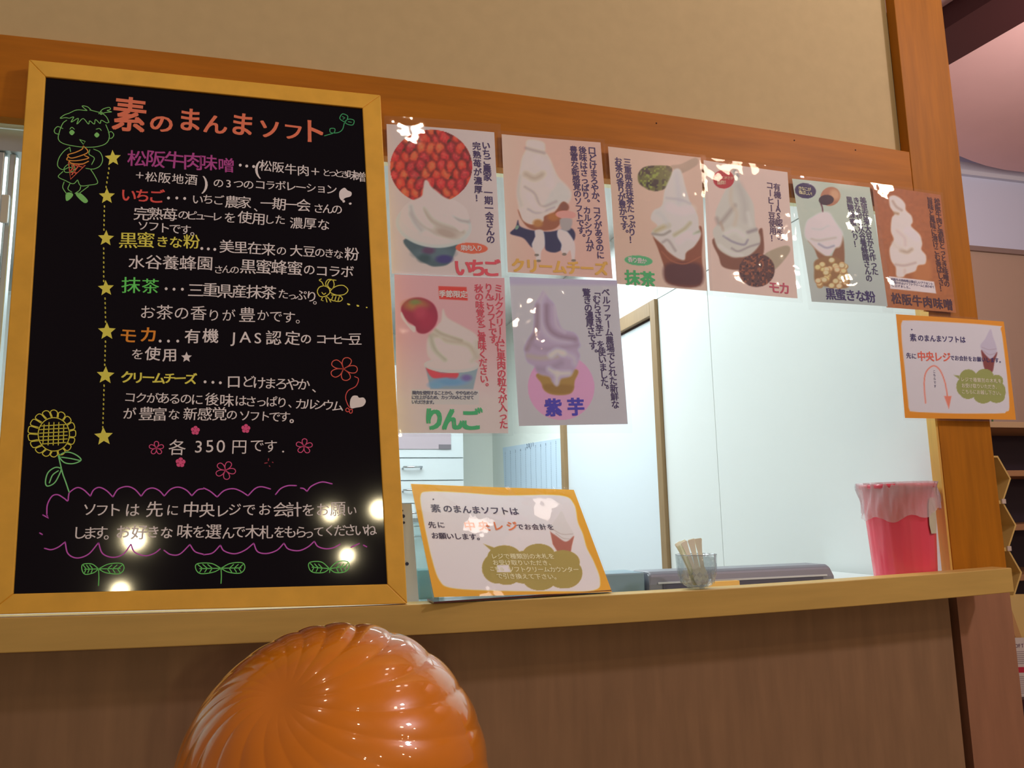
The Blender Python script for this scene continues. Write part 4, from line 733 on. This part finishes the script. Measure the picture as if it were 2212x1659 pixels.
for i, (tx, ty, bx_, by_) in enumerate([(-.034, .002, -.002, .002), (-.026, -.008, .002, -.006), (-.020, .008, .004, .006), (-.010, -.006, .006, -.002), (-.003, .006, .012, .005), (.004, -.006, .013, -.005)]):
    if sp0 is None:
        mb = MB(); pts = []
        for (z, hw) in [(0, .004), (.004, .0062), (.014, .0075), (.024, .0058), (.034, .0032), (.060, .0036), (.078, .0055), (.084, .0066), (.086, .005)]: pts.append((z, hw))
        L = [(-hw*SW, -.0006, z) for z, hw in pts]+[(hw*SW, -.0006, z) for z, hw in pts[::-1]]
        mb.prism(L, (0, .0012, 0)); sp = mb.obj('wooden_spoon', M_spoon)
        sp.data.transform(Matrix.Translation(Vector(sp.location))); sp0 = sp
    else: sp = sp0.copy(); COL.objects.link(sp)
    lo = Vector((gx+bx_, gy+by_, GZ+.0067)); hi = Vector((gx+tx, gy+ty, GZ+.0067+.073)); z = (hi-lo).normalized(); yv = Vector((0.3*(i-3)/3, 1, 0)); x = yv.cross(z).normalized(); yv = z.cross(x)
    sp.matrix_world = Matrix.Translation(lo) @ Matrix((x, yv, z)).transposed().to_4x4()
    tag(sp, ['leftmost of the pale flat wooden spoons in the glass cup', 'second wooden spoon from the left in the glass cup', 'third wooden spoon from the left in the glass cup', 'fourth wooden spoon from the left in the glass cup', 'fifth wooden spoon from the left in the glass cup', 'rightmost of the pale flat wooden spoons in the glass cup'][i], 'spoon', 'wooden spoons in the glass cup')
# small wooden block behind the ledge
wb = box_obj('wooden_block', .83, .0, .9885, .90, .012, 1.013, mat('block_wood', (196, 140, 80), rough=.5)); tag(wb, 'small orange-brown wooden block right of the glass cup', 'block')
# ---------------------------------------------------------------- pink bucket with plastic bag
bc = at(1937, 1200, .03); bX, bY, bZ = 1.326, .030, .9885
bk = empty('pink_bin', (bX, bY, bZ), 'bright pink-red plastic bin lined with a translucent bag, at the right end of the worktop', 'bin')
rb, rt, hb = .062, .0735, .211
M_pink = mat('pink_plastic', (.84, .085, .13), rough=.25, srgb=False, coat=.3)
mb = MB(); seg = 64; N = 12; V = []; F = []
prof = [(0, 0), (rb-.006, 0), (rb, .004)]+[(rb+(rt-rb)*t, hb*t) for t in np.linspace(.05, .95, 8)]+[(rt+.004, hb*.96), (rt+.005, hb), (rt, hb), (rt-.004, hb*.95), (rb-.004, .006), (0, .006)]
mb.lathe(prof, (bX, bY, bZ), seg); pb = mb.obj('bucket', M_pink, bk, smooth=True)
for v in pb.data.vertices:   # faint vertical flutes
    a = math.atan2(v.co.y, v.co.x); r = math.hypot(v.co.x, v.co.y)
    if r > .03 and .01 < v.co.z < hb*.9: s = 1+.012*math.cos(a*22); v.co.x *= s; v.co.y *= s
V = []; F = []; NZ = 14
for k in range(96):
    a = 2*math.pi*k/96; low = .045+.035*(.5+.5*math.cos(a-3.6))+.006*math.sin(7*a)
    for i in range(NZ):
        t = i/(NZ-1)
        if i < 4: z = hb-.02+.024*(i/3); r = rt-.006+.010*(i/3)
        else: tt = (i-4)/(NZ-5); z = hb+.004-low*tt; r = rt+.0075+.0035*math.sin(tt*5+a*3)-(rt-rb)*(low*tt)/hb+.0018*math.sin(19*a+tt*6)+.0015*math.sin(33*a)
        V.append((bX+r*math.cos(a), bY+r*math.sin(a), bZ+z))
F = [(k*NZ+i, ((k+1) % 96)*NZ+i, ((k+1) % 96)*NZ+i+1, k*NZ+i+1) for k in range(96) for i in range(NZ-1)]
mesh_obj('plastic_bag', V, F, film('thin_bag_film', ior=1.3, rough=.35, tint=(.97, .78, .8), scale=60, strength=.3, dist=.004, haze=.35), bk, smooth=True)
# paper tag on the bin
mb = MB(); V = []
a0 = -1.22
for i in range(9):
    for j in range(9):
        aa = a0+(i/8-.5)*.42; z = .105+(j/8)*.075; rr = rb+(rt-rb)*z/hb+.0035
        mm = 1-max(0, abs(j/8-.5)-.25)*1.2
        aa = a0+(i/8-.5)*.42*mm
        V.append((bX+rr*math.cos(aa), bY+rr*math.sin(aa), bZ+z))
mesh_obj('paper_tag', V, [(i*9+j, (i+1)*9+j, (i+1)*9+j+1, i*9+j+1) for i in range(8) for j in range(8)], mat('tag_paper', (.62, .60, .42), rough=.5, srgb=False), bk)
# ---------------------------------------------------------------- grey device and boxes behind the ledge
dv = empty('grey_device', (1.0, .06, .9885), 'long dark grey office machine with a thin silver slot line behind the ledge', 'machine')
dx0, dx1 = float(at(1400, 1240, .02)[0]), float(at(1803, 1240, .02)[0])
prof = [(0, 0), (0, .020), (.006, .036), (.016, .0405), (.085, .0405), (.095, .03), (.095, 0)]
M_dev = mat('grey_machine_plastic', (.22, .23, .27), rough=.35, srgb=False)
z1 = float(at(1600, 1228, .02)[2])-.9885
def ends(x, s): return [(x+(0 if z < .03 else s*.006), .02+y, .9885+z*(z1/.0405)) for y, z in prof]
Lp, Rp = ends(dx0, 1), ends(dx1, -1); n = len(prof)
MB().add(Lp+Rp, [tuple(range(n)), tuple(range(n, 2*n))[::-1]]+[(i, i+n, (i+1) % n+n, (i+1) % n) for i in range(n)]).obj('housing', M_dev, dv, bevel=.004)
box_obj('silver_slot', dx0+.02, .0175, 1.012, dx1-.02, .0198, 1.0155, mat('slot_silver', (.62, .66, .68), rough=.3, srgb=False), dv)
box_obj('lower_panel', dx0+.03, .018, .99, dx1-.03, .0198, 1.011, mat('slot_dark', (.09, .09, .13), rough=.4, srgb=False), dv)
tb = box_obj('teal_box', .50, .03, .9885, float(at(1396, 1250, .03)[0])-.003, .12, float(at(1350, 1238, .03)[2]), mat('teal_grey_card', (.22, .34, .40), rough=.5, srgb=False), bevel=.003)
tag(tb, 'low blue-grey box lying behind the left sign, beside the machine', 'box')
# things glimpsed between the chalkboard and the sign
wc = empty('white_card', tuple(at(880, 1295, .06)), 'narrow white card with dark ink spots standing beside the chalkboard', 'card')
wsh = Sheet(at(880, 1200, .05), (1, 0, 0), (0, 0, 1)); cp = [(862, 1088), (889, 1088), (905, 1300), (868, 1302)]
P = [wsh.p(*c) for c in cp]; P = [np.array([p[0], p[1], max(p[2], .991)]) for p in P]
MB().prism(P, (0, .002, 0)).obj('card', mat('white_card', (.66, .60, .60), srgb=False), wc)
mb = MB()
for x, y, r in [(871, 1115, 4), (872, 1129, 3), (869, 1103, 2), (879, 1218, 4)]: dot(mb, wsh, x, y, r, .001)
mb.obj('ink_spots', mat('spot_ink', (.03, .03, .08), srgb=False), wc, kind='stuff')
tc_ = empty('teal_container', tuple(at(912, 1290, .12)), 'clear plastic container with teal contents behind the left sign', 'container')
pA = at(893, 1300, .12); pB = at(955, 1300, .12)
tx0, tx1 = float(at(896, 1200, .12)[0]), float(at(960, 1200, .12)[0])
box_obj('tub', tx0, .12, .991, tx1, .19, 1.14, film('clear_tub', rough=.05, tint=(.8, .93, .93), strength=.6, haze=.25), tc_, bevel=.004)
box_obj('contents', tx0+.008, .128, .994, tx1-.008, .182, 1.05, mat('teal_contents', (.05, .36, .38), rough=.4, srgb=False), tc_, bevel=.004)
box_obj('lid', tx0-.003, .117, 1.1405, tx1+.003, .193, 1.15, mat('tub_lid', (.5, .56, .6), rough=.4, srgb=False), tc_, bevel=.002)
# ---------------------------------------------------------------- giant glossy orange ornament
oc = np.array([.068, -.62, .902]); R0 = .147
orn = empty('swirl_ornament', (oc[0], oc[1], 0), 'big glossy orange ornament with curved ridges swirling from a point, in front of the counter', 'ornament')
ld_ = oc-CP; ld_ /= np.linalg.norm(ld_); lr_ = CR-ld_*(CR@ld_); lr_ /= np.linalg.norm(lr_); lu_ = np.cross(lr_, ld_); ax_ = -.37*lr_+.47*lu_-.80*ld_; ax_ /= np.linalg.norm(ax_)
t1 = np.cross(ax_, [0, 0, 1]); t1 /= np.linalg.norm(t1); t2 = np.cross(ax_, t1)
NT, NP = 150, 420; V = []
TH = np.linspace(0, math.pi, NT); PH = np.arange(NP)*2*math.pi/NP
for th_ in TH:
    s, c = math.sin(th_), math.cos(th_)
    tw = PH-.80*th_+.12*np.sin(2*PH+1)
    ph = tw*20+.8*np.sin(3*tw)
    rid = np.abs(np.sin(ph/2))**.6
    amp = .027*min(1, max(0, (th_-.10)/.9))*(.65+.35*np.sin(tw*2+.5))
    dimp = .05*math.exp(-(th_/.22)**2)
    rr = R0*(1+amp*(rid-.6)-dimp)
    d = np.outer(np.cos(PH)*s, t1)+np.outer(np.sin(PH)*s, t2)+c*ax_
    V.append(oc+d*rr[:, None]*np.array([1.0, 1.0, .99]))
V = np.concatenate(V)
F = [(i*NP+k, i*NP+(k+1) % NP, (i+1)*NP+(k+1) % NP, (i+1)*NP+k) for i in range(NT-1) for k in range(NP)]
M_or = mat('glossy_orange_glaze', (.78, .235, .0), rough=.3, coat=1, srgb=False, noise=.2, nscale=5, bump=.05, bdist=.003)
mesh_obj('ridged_shell', V, F, M_or, orn, smooth=True)
MB().lathe([(0, 0), (.16, 0), (.16, .03), (.06, .05), (.05, .70), (.10, .745), (.115, .785), (.0, .785)], (oc[0], oc[1], 0), 48).obj('pedestal', mat('dark_brown_plinth', (.08, .04, .025), rough=.4, srgb=False), orn, smooth=True)
# ---------------------------------------------------------------- the hall to the right
M_pinkc = mat('pink_plaster', (.86, .56, .55), rough=.8, srgb=False, noise=.04, nscale=2)
M_blw = mat('bluish_white_plaster', (.66, .72, .92), rough=.8, srgb=False)
M_beige2 = mat('hall_beige_wall', (.50, .36, .28), rough=.8, srgb=False)
M_dkb = mat('dark_brown_beam', (.05, .012, .014), rough=.5, srgb=False)
HY = 2.35
ztr = float(at(2180, 540, HY)[2]); zed = float(at(2212, 390, HY)[2])
box_obj('wall_hall_lower', 1.6, HY, 0, 6, HY+.1, ztr-.03, M_beige2, kind='structure')
box_obj('trim_6', 1.6, HY-.02, ztr-.03, 6, HY+.1, ztr, mat('hall_trim', (.30, .22, .2), srgb=False), kind='structure')
box_obj('wall_hall_upper', 1.6, HY, ztr, 6, HY+.1, 3.6, M_blw, kind='structure')
box_obj('trim_7', 1.6, HY-.03, zed-.02, 6, HY-.0005, zed+.06, mat('cove_white', (.66, .68, .78), srgb=False), kind='structure')
ce = [(2030, 318), (2068, 335), (2100, 348), (2130, 358), (2170, 367), (2212, 372), (2330, 370)]
P = [atz(x, y, 3.2) for x, y in ce]; P = [np.array([p[0], min(p[1], HY-.04), 3.2]) for p in P]
poly = [np.array([1.58, P[0][1]-.5, 3.2])]+P+[np.array([6, 2.1, 3.2]), np.array([6, -3, 3.2]), np.array([1.58, -3, 3.2])]
c = MB().prism(poly, (0, 0, .05)).obj('ceiling_hall', M_pinkc, kind='structure'); c['label'] = 'pink curved ceiling over the shop hall'
b0, b1, b2, b3 = atz(2045, 143, 3.1), atz(2212, 47, 3.1), atz(2140, 3, 3.1), atz(2033, 68, 3.1)
dr_ = (b1-b0)/np.linalg.norm(b1-b0); pr_ = b3-b0; pr_ = pr_-dr_*(pr_@dr_)
MB().prism([b0-dr_*.8, b1+dr_*2.5, b1+dr_*2.5+pr_, b0-dr_*.8+pr_], (0, 0, .099)).obj('trim_8', M_dkb, kind='structure')
# dark shelf unit
SY = 1.6; sx0 = float(at(2150, 1000, SY)[0])-.55
su = empty('display_shelf', (sx0+.8, SY+.15, 0), 'dark shop display shelf with pale wooden boards behind the post', 'shelf')
M_shd = mat('dark_shelf_back', (.055, .038, .055), rough=.6, srgb=False); M_shb = mat('shelf_board_wood', (.42, .22, .10), rough=.5, srgb=False); M_shl = mat('light_shelf_wood', (.52, .36, .20), rough=.5, srgb=False)
box_obj('back_panel', sx0, SY+.38, 0, sx0+1.7, SY+.40, 1.54, M_shd, su)
for zc, m in [(1.515, M_shl), (1.283, M_shb), (1.03, M_shb), (.80, M_shb), (.45, M_shb)]: box_obj('shelf_board', sx0, SY, zc, sx0+1.7, SY+.379, zc+.028, m, su, bevel=.002)
# honeycomb display
HX = .45
hc = empty('honeycomb_display', (2.0, HX, .8), 'yellow edged wooden honeycomb display rack behind the post', 'display rack')
M_hex = mat('yellow_edge_ply', (.66, .46, .14), rough=.5, srgb=False); M_hin = mat('hex_inner_ply', (.34, .22, .08), rough=.6, srgb=False)
hx, hz0, hs = float(at(2123, 1034, HX)[0]), float(at(2184, 1034, HX)[2]), .076
hs = float(at(2158, 983, HX)[2]-at(2165, 1083, HX)[2])/math.sqrt(3)
vx = float(at(2184, 1034, HX)[0])
for k in range(3):
    cx, cz = vx-hs, hz0-k*hs*math.sqrt(3)*1.0
    o_ = [(cx+hs*math.cos(a), HX, cz+hs*math.sin(a)) for a in np.arange(6)*math.pi/3]; i_ = [(cx+(hs-.006)*math.cos(a), HX, cz+(hs-.006)*math.sin(a)) for a in np.arange(6)*math.pi/3]
    V = o_+i_+[(x, y+.09, z) for x, y, z in o_]+[(x, y+.09, z) for x, y, z in i_]
    F = []
    for q in range(6):
        r = (q+1) % 6; F += [(q, r, r+6, q+6), (q+12, q+18, r+18, r+12), (q, q+12, r+12, r), (q+6, r+6, r+18, q+18)]
    cell = MB().add(V, F).obj('hexagon_cell', M_hex, hc)
    MB().prism([(x, y+.085, z) for x, y, z in i_], (0, .003, 0)).obj('cell_back', M_hin, cell)
    if k: MB().box(cx+hs*.38, HX-.006, cz+hs*.80, cx+hs*.56, HX-.0005, cz+hs*.98).obj('joint_clip', mat('pale_clip', (.62, .52, .42), srgb=False), cell, bevel=.001)
box_obj('support_leg', vx-1.55*hs, HX+.02, 0, vx-1.45*hs, HX+.06, hz0-2*hs*math.sqrt(3)-hs*.87, M_hin, hc)
# yellow blossom ornament on top of shelf
fy = at(2146, 922, 1.75); fo = empty('yellow_flower', (float(fy[0]), 1.75, 1.5435), 'small yellow flower with a dark green stem on the top shelf', 'flower')
mb = MB()
for k in range(6):
    a = k*math.pi/3; mb.tube([(fy[0], 1.75, 1.60), (fy[0]+.018*math.cos(a), 1.745, 1.60+.018*math.sin(a)), (fy[0]+.026*math.cos(a), 1.74, 1.60+.026*math.sin(a))], [.006, .012, .004], 8)
mb.obj('petals', mat('yellow_petal', (.8, .5, .03), srgb=False), fo, smooth=True)
MB().tube([(fy[0], 1.755, 1.5435), (fy[0]+.004, 1.755, 1.57), (fy[0], 1.752, 1.595)], .004).obj('stem', mat('green_stem', (.05, .16, .04), srgb=False), fo, smooth=True)
# leaflets and price card on the lower shelves
LY = 1.25
lsh = Sheet(at(2200, 1330, LY), (1, 0, 0), (0, 0, 1))
def card(name, label, pts, m, cat, Y, ex=(0, .004, 0)):
    s_ = Sheet(at(2200, 1400, Y), (1, 0, 0), (0, 0, 1)); P = [s_.p(*q) for q in pts]
    c_ = (P[2]+P[3])/2; r_ = empty(name, tuple(c_), label, cat); MB().prism(P, ex).obj('card', m, r_); return r_, s_
shf = empty('low_counter', (3.1, LY+.25, 0), 'dark low counter at the right edge, under the price card', 'counter')
zc = float(at(2212, 1506, LY)[2])
box_obj('top_board', 2.55, LY-.03, zc-.03, 4.2, LY+.30, zc-.001, M_dkb, shf); box_obj('body', 2.6, LY, 0, 4.15, LY+.28, zc-.03, M_shd, shf)
r1, s1 = card('price_card', 'white printed card with a red band at the lower right edge', [(2182, 1378), (2290, 1376), (2296, 1508), (2194, 1507)], mat('price_paper', (176, 150, 150)), 'card', LY+.01)
mb = MB(); blob(mb, s1, [(2193, 1441), (2290, 1440), (2290, 1452), (2195, 1453)], .001); mb.obj('red_band', mat('red_band', (160, 30, 50)), r1)
mb = MB(); text_line(mb, s1, 'SOFT MENU', 2189, 1395, 2240, 1393, 11, .02, .001)
for k in range(7): stroke(mb, s1, [(2190+k*.4, 1408+k*4.2), (2280, 1406+k*4.2)], .9, .001, False)
for k in range(9): stroke(mb, s1, [(2197+k*.4, 1462+k*4.4), (2280, 1460+k*4.4)], .9, .001, False)
mb.obj('lettering', mat('card_ink', (96, 62, 80)), r1)
r2, s2 = card('leaflet', 'tall cream leaflet standing behind the white printed card', [(2172, 1284), (2300, 1282), (2300, 1506), (2222, 1506)], mat('cream_paper', (178, 136, 88)), 'leaflet', LY+.06)
r3, s3 = card('leaflet', 'narrow cream leaflet with a brown edge leaning beside the tall one', [(2176, 1316), (2186, 1318), (2215, 1400), (2200, 1400)], mat('cream_paper_2', (160, 108, 72)), 'leaflet', LY+.035)
bpy.data.objects.remove(_go)
for o in list(bpy.data.objects):
    if o.type == 'LIGHT': o['label'] = 'lamp'
for o in [o for o in bpy.data.objects if o.type == 'LIGHT']:
    del o['label']
